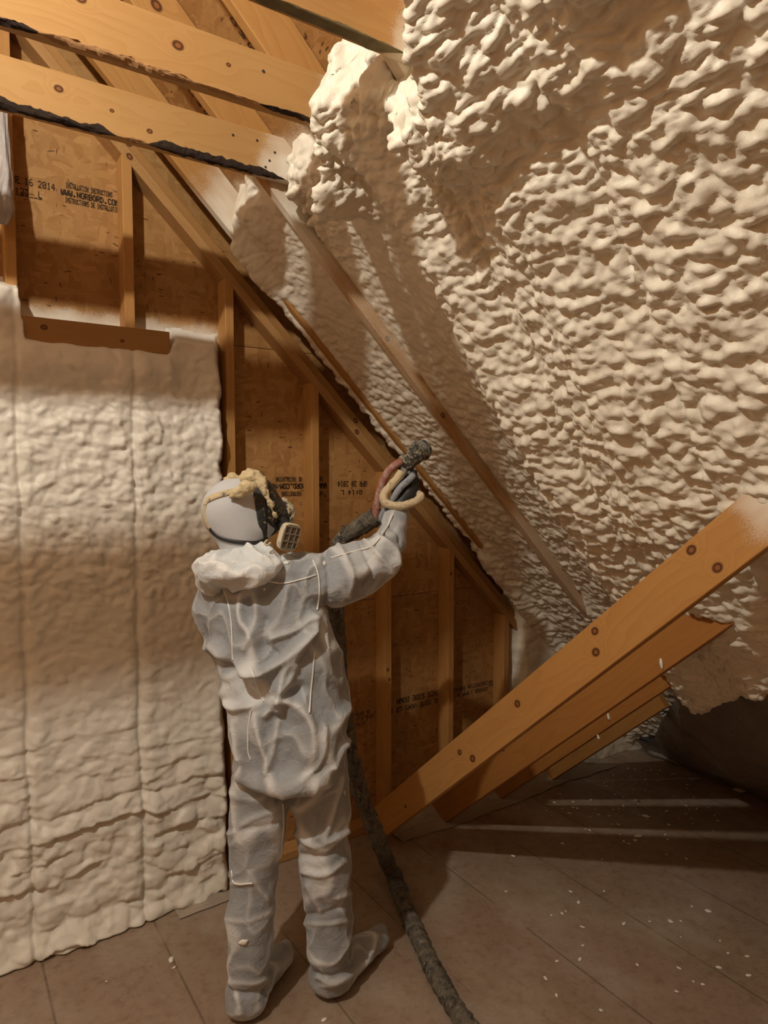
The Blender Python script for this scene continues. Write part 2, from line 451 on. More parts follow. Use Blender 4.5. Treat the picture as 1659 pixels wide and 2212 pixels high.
# ------------------------------------------------------------------ room shell behind and beside the viewer
def quadobj(name, pts, mat, th=.05):
    p = [np.array(q, float) for q in pts]; n = np.cross(p[1]-p[0], p[3]-p[0]); n /= np.linalg.norm(n)
    V = p+[q-n*th for q in p]
    return tag(mesh_py(name, V, [(0, 1, 2, 3), (7, 6, 5, 4), (0, 4, 5, 1), (1, 5, 6, 2), (2, 6, 7, 3), (3, 7, 4, 0)], mat), kind='structure')
XR = -1.2; ZR = RS-XR
M_SHELL = mat_osb('shell_osb', 6.1)
quadobj('wall_left', [(-2.6, -6, 0), (-2.6, .2, 0), (-2.6, .2, ZR-1.4), (-2.6, -6, ZR-1.4)][::-1], M_SHELL)
quadobj('ceiling_left', [(-2.6, -6, ZR-1.4), (-2.6, .2, ZR-1.4), (XR, .2, ZR), (XR, -6, ZR)][::-1], M_FOAM)
V = [(-2.6, -6, 0), (3.95, -6, 0), (XR, -6, ZR), (-2.6, -6, ZR-1.4)]
quadobj('wall_rear', V, M_SHELL)

# roof sheathing on the right slope
M_ROSB = mat_osb('roof_osb', 3.3, spray=[(0, 1.0, 1.15)], tone=.92)
n = (np.array([1, 0, 1])*S2)*.02
P = [np.array(q, float) for q in [(XR, -6, ZR), (XR, .2, ZR), (4.02, .2, RS-4.02), (4.02, -6, RS-4.02)]]
roof = tag(mesh_py('ceiling', P+[q+n for q in P], [(0, 3, 2, 1), (4, 5, 6, 7), (0, 1, 5, 4), (1, 2, 6, 5), (2, 3, 7, 6), (3, 0, 4, 7)], M_ROSB), kind='structure')

# ------------------------------------------------------------------ gable sheathing boards with ink stamps
FONT = dict(zip("0123456789:./-ABCDEFGHIJKLMNOPQRSTUVWXYZ", """3E5149453E 00427F4000 4261514946 2141454B31 1814127F10 2745454539 3C4A494930 0171090503 3649494936 064949291E
0036360000 0060600000 2010080402 0808080808 7E1111117E 7F49494936 3E41414122 7F4141221C 7F49494941 7F09090901 3E4149497A 7F0808087F 00417F4100 2040413F01 7F08142241
7F40404040 7F020C027F 7F0408107F 3E4141413E 7F09090906 3E4151215E 7F09192946 4649494931 01017F0101 3F4040403F 1F2040201F 3F4038403F 6314081463 0708700807 6151494543""".split()))
def stamp(parent, lines, org, xd, yd, nrm, name='ink_stamp'):
    """lines: (text, dx, dy, pitch, height, bold); flat inked dot lettering on a board"""
    xd, yd, org = np.array(xd, float), np.array(yd, float), np.array(org, float)+np.array(nrm)*.0015
    V, Fl = [], []
    for text, dx, dy, pitch, hgt, bold in lines:
        cw, ch = pitch*.82/5, hgt/7
        for i, chh in enumerate(text):
            if chh == '_':
                cols = [64]*5
            elif chh not in FONT: continue
            else: cols = [int(FONT[chh][2*q:2*q+2], 16) for q in range(5)]
            for q, cv in enumerate(cols):
                for r in range(7):
                    if cv >> r & 1:
                        x0 = dx+i*pitch+q*cw+random.uniform(-.1, .1)*cw; y0 = dy-r*ch+random.uniform(-.12, .12)*ch; g = bold
                        n0 = len(V)
                        for a, b2 in ((-.5*g, -.5), (.5*g, -.5), (.5*g, .5), (-.5*g, .5)):
                            V.append(org+xd*(x0+a*cw)+yd*(y0+b2*ch*1.05))
                        Fl.append((n0, n0+1, n0+2, n0+3))
    return mesh_py(name, V, Fl, M_DARK, parent)
def panel(name, x0, x1, z0, z1, seed, label, spray=None, tone=1.0):
    g = .0015
    c = (0, .09, 0)
    V = [(x0, 0, z0+g), (x1, 0, z0+g), (x1, 0, min(z1-g, RS-x1-.004)), (x0, 0, z1-g)]
    if z1-g > RS-x1-.004:        # clipped along the roof slope
        xs = RS-.004-(z1-g)
        if xs > x0: V = V[:2]+[(x1, 0, RS-x1-.004), (xs, 0, z1-g), (x0, 0, z1-g)]
        else: V = V[:2]+[(x1, 0, RS-x1-.004), (x0, 0, RS-x0-.004)]
    nV = len(V); V = V+[(a, .011, b2) for a, _, b2 in V]
    Fl = [tuple(range(nV)), tuple(range(nV, 2*nV))[::-1]]+[((i+1) % nV, i, nV+i, nV+(i+1) % nV) for i in range(nV)]
    o = mesh_py(name, V, Fl, mat_osb(name, seed, spray, tone), loc=c)
    return tag(o, label, 'sheathing board')
zs1, zs2 = onY(560, 752, .09)[2], onY(900, 1282, .09)[2]
up = panel('osb_panel', -2.6, 1.60, zs1, 5.3, 1.2, 'upper strand board of the gable wall, stamped APR 16 2014', spray=[(2, 2.47, 2.36, 1.09)])
mid = panel('osb_panel', -2.6, 2.80, zs2, zs1, 4.7, 'middle strand board of the gable wall behind the masked worker', tone=1.12)
low = panel('osb_panel', -2.6, 3.9, 0, zs2, 8.1, 'lowest strand board of the gable wall, behind the slanting boards', tone=1.0)
X_, Z_, nY = (1, 0, 0), (0, 0, 1), (0, -1, 0)
def pl(px, py): p = onY(px, py, .09); return (p[0], 0, p[2])
stamp(up, [('APR 16 2014', -.104, 0, .0150, .026, 1.25), ('20:23  L', -.104, -.040, .0150, .024, 1.25), ('________', -.104, -.043, .0150, .026, .9)], pl(82, 391), X_, Z_, nY)
stamp(up, [('INSTALLATION INSTRUCTIONS', .012, .027, .0068, .020, 1.7), ('WWW.NORBORD.COM/NA', -.005, 0, .0141, .023, 1.9), ('INSTRUCTIONS DE INSTALLATION', .008, -.028, .0072, .020, 1.7)], pl(135, 409), X_, Z_, nY)
XN, ZN = (-1, 0, 0), (0, 0, -1)
stamp(mid, [('WWW.NORBORD.COM/NA', 0, 0, .0165, .025, 1.9), ('INSTALLATION INSTRUCTIONS', .02, .034, .0088, .021, 1.7), ('INSTRUCTIONS DE INSTALLATION', .02, -.034, .0088, .021, 1.7)], pl(705, 1054), XN, ZN, nY)
stamp(mid, [('APR 20 2014', 0, 0, .0155, .028, 1.5), ('Q:14 L', .03, .040, .021, .024, 1.4)], pl(792, 1050), XN, ZN, nY)
stamp(mid, [('CE COTE EN BAS', .0, .034, .0110, .021, 1.2), ('THIS SIDE DOWN', .0, 0, .0110, .024, 1.5)], pl(868, 1056), XN, ZN, nY)
stamp(low, [('THIS SIDE DOWN  R1', 0, 0, .0205, .030, 1.6), ('CE COTE VERS LE BAS', 0, .042, .0195, .026, 1.5)], pl(948, 1500), XN, ZN, nY)
stamp(low, [('CONSTRUCTION SHEATHING', 0, 0, .0125, .024, 1.3), ('EXPOSURE 1 SPAN 24/16', 0, .034, .0125, .022, 1.3), ], pl(1052, 1478), XN, ZN, nY)
stamp(low, [('38', -.05, .01, .022, .03, 1.3)], pl(1052, 1478), XN, ZN, nY)
stamp(low, [('INSTALLATION INSTRUCTIONS', 0, 0, .0095, .018, 1.2), ('INSTRUCTIONS', .05, .026, .0095, .018, 1.2), ('DE INSTALLATION', .03, -.025, .0095, .018, 1.2)], pl(808, 1548), XN, ZN, nY)
sl = (S2, 0, -S2); nr = (-S2, 0, -S2)
for (px, py) in ((512, 62), (420, 213)):
    p = onR(px, py, RS)
    stamp(roof, [('CONSTRUCTION', 0, .03, .017, .026, 1.3), ('W24 7/16', 0, -.01, .019, .026, 1.3), ('EXPOSURE 1', 0, -.05, .017, .026, 1.3)], p, (0, -1, 0), tuple(-q for q in sl), nr)

# ------------------------------------------------------------------ beams
def beam(name, p0, p1, w, t, zdir, mat, label, cat, group=None, cham=.002, trim=None):
    """w across zdir, t through the third direction; local x runs from p0 to p1 along the middle"""
    p0, p1 = np.array(p0, float), np.array(p1, float); x = p1-p0; L = np.linalg.norm(x); x /= L
    z = np.array(zdir, float); z -= x*(z@x); z /= np.linalg.norm(z); y = np.cross(z, x)
    V, Fl = box_vf(-L/2, L/2, -t/2, t/2, -w/2, w/2, cham)
    o = mesh_py(name, V, Fl, mat)
    c = (p0+p1)/2; Mx = Matrix.Identity(4)
    for i in range(3): Mx[i][0], Mx[i][1], Mx[i][2], Mx[i][3] = x[i], y[i], z[i], c[i]
    o.matrix_world = Mx
    if label: tag(o, label, cat, group)
    if trim: trim(o)
    return o, L
def nails(o, pts, face=-1, t=.038):
    for (x, z) in pts:
        V, Fl = lathe((0, face*(t/2-.001), 0), (0, face*(t/2+.0018), 0), [(0, .0042), (.0024, .0042), (.0028, .003)], 10)
        nl = mesh_py('nail_head', V, Fl, M_NAIL, o); nl.location = (x, 0, z)
# studs
ST = [.265, .6715, 1.078, 1.4843, 1.8907, 2.2971, 2.7035]
st_lab = ['wall stud with plastic film bunched over its top at the left edge', 'wall stud below the roof slope standing on the short cross board', 'wall stud at the right edge of the wall foam',
          'wall stud between mask and spray gun, straight behind the spray hose', 'wall stud rising behind the foot of the nearest slanting board', 'wall stud right of the stamped THIS SIDE DOWN line', 'shortest wall stud, at the left edge of the corner foam']
WT = 3.676
for i, x in enumerate(ST):
    zt = WT-x
    def cutop(o, zt=zt):
        for v in o.data.vertices:      # rake-cut head
            if v.co.x > 0: v.co.x += v.co.z
    beam('wall_stud', (x, .045, 0), (x, .045, zt), .038, .09, (-1, 0, 0), mat_wood('stud_wood', 11+i, (0.52, 0.275, 0.09), knots=[(random.uniform(-.6, .9), 0.004, .008), (random.uniform(-1, .3), -.006, .007)], grain=.6), st_lab[i], 'stud', 'studs of the gable wall', trim=cutop)
# double rake plate
r0, r1 = -1.0, 2.86
for j, (s, yy, lb) in enumerate(((3.676, 0, 'lower rake plate, pale board sloping down over the stud tops'), (3.730, .012, 'upper rake plate, darker board doubled on top of the sloping plate'))):
    c = s+.038*S2*1.0
    beam('rake_plate', (r0, .045+yy/2, c-r0), (r1, .045+yy/2, c-r1), .038, .09-yy, (1, 0, 1), mat_wood('plate_wood', 31+j, (0.46, 0.27, 0.11) if j == 0 else (0.40, 0.215, 0.075), knots=[(-.35, 0, .012), (1.1, 0, .012)], grain=.7), lb, 'plate', 'rake plates')
# bottom plate
beam('sole_plate', (1.10, .045, .019), (2.9, .045, .019), .038, .088, (0, 0, 1), mat_wood('sole_wood', 41), 'bottom plate lying under the bare studs of the gable wall', 'plate')
# short cross board on the studs above the wall foam
beam('cross_board', (.25, -.019, 2.316), (.812, -.019, 2.316), .089, .038, (0, 0, 1), mat_wood('cross_wood', 43, (0.41, 0.23, 0.09), knots=[(-.17, .01, .010), (.10, -.01, .007)]), 'short horizontal board nailed across the studs above the wall foam', 'board')

# rafters of the right slope (2x6, 406 mm apart)
YR = [-.101, -.533, -.939, -1.345]
raf_lab = ['rafter nearest the gable wall, its lower half bare beside the foam edge', 'rafter with a long brown bare edge running down through the thin foam', 'rafter with two dark knots, sinking into the thick foam at its lower end', 'rafter beside the nearest ceiling joist, mostly buried in foam']
rk = [[(-1.2, -.02, .012)], [(-.93, -.005, .017), (-1.25, .03, .008), (.35, -.05, .010), (.75, -.055, .012)], [(-1.33, .015, .016), (-1.18, -.02, .013)], []]
rs = [[(-.58, -.42, 1.0, -.15, .0, .0)], [(-.40, -.22, 1.0, -.12, .10, .42)], [(-.40, -.25)], [(-.6, -.3)]]
for i, yr in enumerate(YR):
    ya, yb = -1.1, 3.70
    w = .14; cc = RB+w*S2
    o, L = beam('rafter', (ya, yr, cc-ya), (yb, yr, cc-yb), w, .038, (1, 0, 1), mat_wood('rafter_wood', 51+i, (0.50, 0.27, 0.09), knots=rk[i], sprays=rs[i], grain=.8), raf_lab[i], 'rafter', 'rafters of the right roof slope', cham=.003)

# ceiling joists (2x6) lapped on the rafters
JY = [-.571, -.977, -1.383]
j_lab = ['ceiling joist with a black bark edge, nearest the gable wall', 'ceiling joist with a split lower edge, middle one of the three', 'ceiling joist cut by the top of the photo, mould along its underside']
jx1 = [1.13, 1.10, 1.12, 1.1]
JX0 = -2.4
jk = [[(.49, 0, .006), (.345, .02, .011), (.60, -.03, .008)], [(.335, .04, .011), (.565, .01, .013), (.70, .005, .006)], [], []]
M_WANE = mat_plain('torn_wood', (0.36, 0.19, 0.075), .85, bump=.8, bscale=50, var=.35)
M_MOULD = mat_plain('mouldy_wood', (0.16, 0.125, 0.06), .9, bump=.4, bscale=60, var=.6)
def ragged(name, parent, x0, x1, hf, hb, mat, seed, t=.038, w=.14, amp=.010):
    """torn or barky strip along the lower front edge of a beam: hf up the face, hb along the underside"""
    n = max(8, int((x1-x0)/.008)); m = 9; xs = np.linspace(x0, x1, n); V = []
    e = np.minimum(1, np.minimum(xs-x0, x1-xs)/.05)
    h1 = hf*(.55+.45*fbm(xs*9, xs*0+seed, s=seed)+.25*fbm(xs*60, xs*0, s=seed+3))*e+.0008
    h2 = hb*(.75+.35*fbm(xs*11, xs*0+seed, s=seed+7))*e+.0008
    for q in range(m):
        u = q/(m-1)
        if u < .5: y = np.full(n, -t/2); z = -w/2+h1*(1-2*u); oy, oz = -1, 0
        else: y = -t/2+h2*(2*u-1); z = np.full(n, -w/2); oy, oz = 0, -1
        d = (.0015+amp*np.abs(fbm(xs*35, xs*0+u*3, s=seed+11)))*(1 if 0 < q < m-1 else .0)*e-(.0006 if q in (0, m-1) else 0)
        if q == m//2: oy, oz = -.3, -.3
        V.append(np.stack([xs, y+oy*d, z+oz*d], -1))
    V = np.stack(V, 1).reshape(-1, 3)
    return mesh_np(name, V, grid_faces(n, m), mat, parent, smooth=False)
JO = []
for i, yj in enumerate(JY):
    o, L = beam('ceiling_joist', (JX0, yj, 2.885), (jx1[i], yj, 2.885), .14, .038, (0, 0, 1),
                mat_wood('joist_wood', 61+i, (0.52, 0.305, 0.118) if i != 2 else (0.52, 0.295, 0.112), (0.43, 0.225, 0.072), knots=[(kx-(JX0+jx1[i])/2, kz, kr) for kx, kz, kr in jk[i]], sprays=[(.9-(JX0+jx1[i])/2+.02, 1.06-(JX0+jx1[i])/2)]), j_lab[i], 'joist', 'ceiling joists', cham=.002)
    JO.append((o, (JX0+jx1[i])/2))
o, c = JO[0]
ragged('bark_edge', o, -.9-c, .505-c, .030, .020, M_BARK, 3); ragged('torn_edge', o, .50-c, .60-c, .022, .016, M_WANE, 4); ragged('bark_edge', o, .59-c, 1.06-c, .026, .018, M_BARK, 5)
nails(o, [(.955-c, .035), (1.0-c, -.02), (1.02-c, .012), (.87-c, .03), (.985-c, -.045)])
o, c = JO[1]
ragged('bark_edge', o, -.6-c, .25-c, .022, .02, M_BARK, 6); ragged('torn_edge', o, .235-c, .62-c, .020, .018, M_WANE, 7); ragged('torn_edge', o, .60-c, .80-c, .008, .012, M_WANE, 9); ragged('bark_edge', o, .78-c, 1.0-c, .010, .012, M_BARK, 8)
nails(o, [(.975-c, .025), (.985-c, -.025), (.80-c, .02)])
o, c = JO[2]
ragged('mouldy_edge', o, .4-c, .99-c, .010, .038, M_MOULD, 10, amp=.002)
nails(o, [(1.0-c, .055), (.99-c, -.01), (1.0-c, .02)])

# slanting boards from the floor up into the right roof slope
BX = [(1.749, -.098, 1.98), (2.164, -.125, 1.58), (2.57, -.10, 1.16), (2.97, -.10, .80)]
b_lab = ['longest slanting board with round knots, nearest of the row', 'second slanting board, reddish, with a white foam drip on it', 'third slanting board, short and shaded beneath the second one', 'smallest slanting board, low in the corner at the eave']
bk = [[(-.83, -.02, .008), (-.30, .015, .012), (-.24, -.035, .015), (.13, .02, .014), (.56, -.01, .014), (.60, .043, .013), (1.03, .045, .014), (1.06, -.035, .014)], [(-.25, .05, .012)], [], []]
BK = .893; kk = math.hypot(1, BK)
for i, (x, c, ye) in enumerate(BX):
    off = .07*kk
    ys = (c+off)/BK*1.0
    p0 = np.array([x, .02, c+off-BK*.02]); p1 = np.array([x, -ye, c+off+BK*ye])
    base = [(0.52, 0.27, 0.083), (0.44, 0.20, 0.052), (0.42, 0.19, 0.05), (0.40, .2, .06)][i]
    L = np.linalg.norm(p1-p0)
    def cutfoot(o, p0=p0):
        mw = o.matrix_world
        bpy.context.view_layer.update()
        # foot and head: foot is sawn level on the floor, just clear of it
        d = Vector((0, -1/kk, BK/kk))
        for v in o.data.vertices:
            if v.co.x < 0:
                wv = o.matrix_world @ v.co; lift = max(0, .003-wv.z)/d.z
                v.co.x += lift
                wv = o.matrix_world @ v.co
                if wv.y > -.006: v.co.x += (wv.y+.006)/(1/kk)
    o, L = beam('slanting_board', p0, p1, .14, .038, (0, BK, 1), mat_wood('brace_wood', 81+i, base, (base[0]*.8, base[1]*.68, base[2]*.6), knots=bk[i], sprays=[(L/2-.22, L/2-.02)] if i == 0 else [], grain=.7), b_lab[i], 'board', 'slanting boards', trim=cutfoot)

# ------------------------------------------------------------------ foam on the right roof slope
def roof_foam():
    Ys = np.concatenate([np.arange(-.012, -.54, -.0065), np.arange(-.54, -.66, -.004), np.arange(-.66, -.87, -.0065), np.arange(-.87, -1.08, -.0032), np.arange(-1.08, -1.29, -.0062), np.arange(-1.29, -1.52, -.0032), np.arange(-1.52, -3.3, -.0064)]); vs = np.concatenate([np.arange(.30, 1.15, .0065), np.arange(1.15, 1.8, .0042), np.arange(1.8, 5.36, .0064)])
    Y, v = np.meshgrid(Ys, vs, indexing='ij')
    # where the foam begins (towards the ridge) and ends (towards the eave)
    v0 = np.interp(-Y, [0, .12, .16, .30, .50, .56, .62, .90, .97, 1.10, 1.30, 1.42, 1.50, 1.60, 1.75, 1.95, 4], [1.50, 1.42, 1.36, 1.34, 1.42, 1.62, 1.38, 1.42, 1.50, 1.26, 1.34, 1.46, 1.40, 1.24, .85, .5, .4])
    v1 = np.interp(-Y, [0, .30, .57, .92, 1.24, 1.50, 2.0, 4], [5.36, 5.30, 4.90, 4.42, 4.06, 3.84, 3.6, 3.5])
    edge = .035*fbm(Y*14, v*14, s=2)
    on = sstep(-.01, .10, v-v0+edge)*sstep(.0, -.09, v-v1+edge*1.5)
    # body of the foam between and over the rafters
    xs = [0, .02, .05, .08, .10, .125, .16, .30, .47, .512, .533, .56, .60, .70, .82, .90, .96, 1.06, 1.11, 1.345, 1.5, 1.75, 1.9, 2.15, 2.35, 2.56, 2.8, 3.4]
    ws = [-.13, -.05, .006, .010, -.004, -.008, -.022, -.034, -.036, -.034, -.034, -.034, -.036, -.03, -.014, .014, .026, .028, .070, .060, .085, .060, .085, .06, .085, .06, .08, .08]
    edge2 = .018*fbm(v*9, Y*0, s=5)+.022*fbm(v*24, Y*0+3, s=6)
    w = np.interp(-Y+edge2*sstep(.12, .06, -Y), xs, ws)
    w = w+.034*np.exp(-((Y+.10)/.035)**2)*sstep(1.86, 1.70, v)+.04*np.exp(-((Y+.10)/.05)**2)*sstep(3.35, 3.5, v)   # the first rafter is covered high up and low down
    w = w+.030*np.exp(-((Y+.533)/.06)**2)*sstep(3.72, 3.85, v)
    w = w+.018*fbm(Y*5, v*3, s=21)*sstep(.5, 1.1, -Y)+.006*fbm(Y*5, v*3, s=22)
    w = w+(.155*sstep(1.9, 2.9, v))*sstep(.85, 1.25, -Y)+.03*sstep(1.75, 2.0, v)*np.exp(-((Y+1.15)/.15)**2)
    w = w+.055*sstep(-1.345, -1.395, Y)*sstep(1.76, 1.62, v+.03*fbm(Y*9, v*0, s=88))*sstep(-2.1, -1.6, Y)
    # fat clumps round the joist ends; the last added to cast a shadow
    for (yc, vc, sy, sv, h) in ((-.968, 1.55, .050, .10, .150), (-1.02, 1.42, .07, .11, .085), (-1.400, 1.555, .050, .080, .045), (-.585, 1.49, .040, .055, .055), (-.25, 1.50, .05, .09, .02), (-1.97, 1.47, .11, .075, .06)):
        g = ((Y-yc)/sy)**2+((v-vc)/sv)**2; w = w+h*np.exp(-g**1.5)
    # lumps: fine in the freshly sprayed bays, coarse scales elsewhere
    coarse = sstep(1.02, 1.11, -Y+.03*fbm(v*3, Y*0, s=77))*(1-.75*np.exp(-((Y+1.17)/.10)**2)*sstep(1.9, 1.6, v)*sstep(1.42, 1.55, v))
    clump = np.clip(sum(np.exp(-(((Y-a)/.10)**2+((v-b)/.20)**2)) for a, b in ((-.99, 1.45), (-1.40, 1.55), (-.60, 1.5))), 0, 1)**.6
    cf = np.maximum(coarse, clump)
    dens = .5+.5*fbm(Y*2.3, v*2.3, s=34)
    bare = np.exp(-((Y+.533)/.034)**2)*sstep(3.85, 3.72, v)*sstep(1.58, 1.66, v)+np.exp(-((Y+.103)/.021)**2)*sstep(1.72, 1.86, v)*sstep(3.5, 3.35, v)
    bare = np.clip(bare, 0, 1); w = w-.012*bare
    ridge = np.exp(-((Y-(-1.345-.012*fbm(v*4, v*0, s=50)))/.022)**2)+np.exp(-((Y-(-1.75-.012*fbm(v*4, v*0, s=51)))/.022)**2)
    w = w-coarse*ridge*.012
    w = np.where(on > 0, -.146*(1-on)+on*w, -.146)
    w = np.maximum(w, -.146)
    P = roofP(Y, v, w)
    du, dv = np.gradient(P, axis=0), np.gradient(P, axis=1)
    Nr = np.cross(du, dv); Nr /= np.linalg.norm(Nr, axis=2)[..., None]+1e-12
    Nr *= np.sign((Nr@np.array([-S2, 0, -S2])))[..., None]
    q1, q2, q3 = Y+.020*fbm(Y*10, v*10, s=31), v+.022*fbm(Y*10+5, v*10, s=32), w
    A = bubble(q1/.058, q2/.033, q3/.040, 41); B = bubble(q1/.033, q2/.021, q3/.025, 42); C = bubble(Y/.018, v/.014, w/.016, 43); D = bubble(q1/.15, q2/.085, q3/.09, 44)
    S = bubble(q1/.038, q2/.027, q3/.03, 45)
    lump = cf*(.0165*A*(.35+1.0*dens)+.0120*B+.0045*C+.005*D-.008)+(1-cf)*(.0085*S+.007*A*(.3+dens)+.002*C-.006)*(.50+.85*sstep(1.9, 3.0, v))*(1-bare)*sstep(.015, .05, -Y)
    lump = (lump+.2*(np.roll(lump, 1, 0)+np.roll(lump, -1, 0)+np.roll(lump, 1, 1)+np.roll(lump, -1, 1)))/1.8*(1+.55*clump)
    P = P+Nr*(lump*sstep(0, .25, on))[..., None]
    keep = (on > .004)
    nu, nv = Y.shape; Fq = grid_faces(nu, nv); Fq = Fq[keep.reshape(-1)[Fq].any(1)]
    used = np.unique(Fq); mp = -np.ones(nu*nv, int); mp[used] = np.arange(len(used))
    P2 = P.reshape(-1, 3)[used]
    P2[:, 2] = np.maximum(P2[:, 2], .004)
    return P2, mp[Fq]
V, Fq = roof_foam()
tag(mesh_np('spray_foam', V, Fq, M_FOAM), 'lumpy cream spray foam coating the right roof slope', 'spray foam')
# the same coating carries on behind the viewer
p = [roofP(np.array(a), np.array(b), np.array(.07)) for a, b in ((-3.28, -1.6), (-3.28, 5.1), (-6, 5.1), (-6, -1.6))]
quadobj('ceiling_right', [tuple(q) for q in p], M_FOAM)

# ------------------------------------------------------------------ foam on the gable wall, left part
def wall_foam():
    xs = np.arange(-1.3, 1.135, .0062); zs = np.arange(0.0, 2.95, .0062)
    X, Z = np.meshgrid(xs, zs, indexing='ij')
    top = np.interp(X, [-2, .283, .300, .36, .80, .84, 1.2], [2.52, 2.52, 2.34, 2.335, 2.330, 2.395, 2.40])+.012*fbm(X*8, Z*0, s=3)
    rgt = 1.068+.016*fbm(Z*6, Z*0, s=4)+.008*fbm(Z*22, Z*0, s=5)
    d = np.minimum(top-Z, (rgt-X)*1.0)
    on = sstep(-.004, .075, d)
    h = .016+.010*fbm(X*2.2, Z*2.2, s=6)
    bulge = np.exp(-((rgt-X-.05)/.06)**2)*.016; h = h+bulge
    h = h+.018*np.exp(-((X-.225)/.055)**2)*sstep(2.2, 2.4, Z)
    h = h+.034*np.exp(-((Z-2.20)/.07)**2)*sstep(.86, .80, X)
    wx, wz = X+.018*fbm(X*8, Z*8, s=7), Z+.022*fbm(X*8, Z*8+4, s=8)
    lowz = sstep(1.0, .35, Z); hi = sstep(1.15, 1.5, Z)*sstep(2.25, 1.95, Z)
    dens = .5+.5*fbm(X*3, Z*3, s=9)
    A = pillow(wx/.062, wz/.050, 11); B = pillow(wx/.034, wz/.028, 12); C = pillow(wx/.020, wz/.017, 13); D = pillow(wx/.15, wz/.085, 14)
    # spray passes: overlapping laps one above the other
    lap = (wz+.035*fbm(X*4, Z*2, s=15))/.088; lp = lap-np.floor(lap); lapn = np.floor(lap)
    scal = pillow(wx/.10+lapn*7.3, lap*1.0, 16)
    h = h+lowz*(.017*A+.022*scal+.034*(1-lp)**.6*(.5+.5*vnoise(lapn*3.1, X*2, s=17))+.008*B)+hi*(.017*A*(.3+dens)+.018*B+.006*C)+(1-np.clip(lowz+hi, 0, 1))*(.009*D+.007*B+.004*A)+.002*C
    for xc in (.268, .668, -.135, -.54):         # creases beside the buried studs
        xx = X-xc-.008*fbm(Z*5, Z*0, s=18)
        h = h-.016*np.exp(-(xx/.007)**2)*(.35+.65*sstep(2.3, 2.0, Z))+.006*np.exp(-((np.abs(xx)-.04)/.03)**2)
    flare = sstep(.09, .0, Z)*.03*(.6+.6*fbm(X*7, Z*0, s=19)); h = h+flare*(.5+scal)
    for _ in range(1): h = (h+.5*(np.roll(h, 1, 0)+np.roll(h, -1, 0)+np.roll(h, 1, 1)+np.roll(h, -1, 1)))/3
    y = np.where(on > 0, .088*(1-on)-h*on, .088)
    P = np.stack([X, y, Z], -1); keep = on > .01
    Fq = grid_faces(*X.shape)[:, ::-1]; Fq = Fq[keep.reshape(-1)[Fq].any(1)]
    used = np.unique(Fq); mp = -np.ones(X.size, int); mp[used] = np.arange(len(used))
    return P.reshape(-1, 3)[used], mp[Fq]
V, Fq = wall_foam()
tag(mesh_np('spray_foam', V, Fq, M_FOAMW), 'cream spray foam filling the left part of the gable wall to the floor', 'spray foam')
def corner_foam():
    xs = np.arange(2.55, 3.86, .009); zs = np.arange(0, 1.3, .009); X, Z = np.meshgrid(xs, zs, indexing='ij')
    lf = 2.745+.03*fbm(Z*5, Z*0, s=61)+.008*fbm(Z*25, Z*0, s=62); top = RB+.05-X
    on = sstep(0, .07, np.minimum(X-lf, top-Z+.05))
    h = .03+.03*sstep(0, .4, X-lf)+.012*pillow(X/.09, Z/.07, 63)+.004*pillow(X/.04, Z/.03, 64)+.05*sstep(.25, .0, top-Z)
    y = .088*(1-on)-h*on; P = np.stack([X, y, Z], -1)
    Fq = grid_faces(*X.shape)[:, ::-1]; Fq = Fq[(on > .01).reshape(-1)[Fq].any(1) & (Z < RS-X).reshape(-1)[Fq].all(1)]
    used = np.unique(Fq); mp = -np.ones(X.size, int); mp[used] = np.arange(len(used))
    return P.reshape(-1, 3)[used], mp[Fq]
V, Fq = corner_foam()
tag(mesh_np('spray_foam', V, Fq, M_FOAM), 'smooth spray foam in the right corner of the gable wall under the roof', 'spray foam')

# ------------------------------------------------------------------ plastic film
def mat_film(name, col, rough=.3, alpha=1.0):
    m, nt, b = newmat(name); k = NB(nt); c = k.coord()
    b.inputs['Roughness'].default_value = rough; b.inputs['Specular IOR Level'].default_value = .5; b.inputs['Alpha'].default_value = alpha
    n = k.noise(c, 5, 4, .6)[0]; k.l(k.mix(n, tuple(x*.65 for x in col), tuple(min(1, x*1.3) for x in col)), b.inputs['Base Color'])
    k.l(k.bump(k.noise(c, 22, 5, .7, 1.5)[0], .35, .02), b.inputs['Normal']); return m
# insulation behind film at the eave
def eave():
    Ys = np.arange(-.16, -3.0, -.016); t = np.linspace(0, 1, 90); Y, T = np.meshgrid(Ys, t, indexing='ij')
    v1 = np.interp(-Y, [0, .30, .57, .92, 1.24, 1.50, 2.0, 4], [5.28, 5.18, 4.75, 4.25, 3.90, 3.68, 3.44, 3.34])
    v = v1+(5.36-v1)*T; w = .02+.13*np.sin(np.pi*np.clip(T*.9+.1, 0, 1))**.7*sstep(.3, 1.0, -Y)*(1-.85*sstep(.55, .98, T))+.025*fbm(Y*4, v*4, s=71)+.012*np.abs(fbm(Y*11+v*5, v*9, s=72))
    P = roofP(Y, v, w); P[..., 2] = np.maximum(P[..., 2], .006); return P.reshape(-1, 3), grid_faces(*Y.shape)
V, Fq = eave()
tag(mesh_np('insulation_film', V, Fq, mat_film('grey_film', (0.20, 0.165, 0.14), .32)), 'dark wrinkled plastic film over insulation at the low eave on the right', 'plastic film')
a, b_ = onZ(1418, 1636), onZ(1659, 1724); d = (b_-a)/np.linalg.norm(b_-a)
V, Fl = tube([a-d*.05+[0, 0, .022], a+d*.35+[0.01, 0, .022], b_+[0, 0, .024], b_+d*.9+[0, 0, .022]], lambda s, th: .021+.003*math.sin(s*40+th), 60, 12)
tag(mesh_py('rolled_film_edge', V, Fl, mat_film('roll_film', (0.22, 0.19, 0.165), .4), smooth=True), 'rolled film edge lying along the foot of the eave', 'plastic roll')
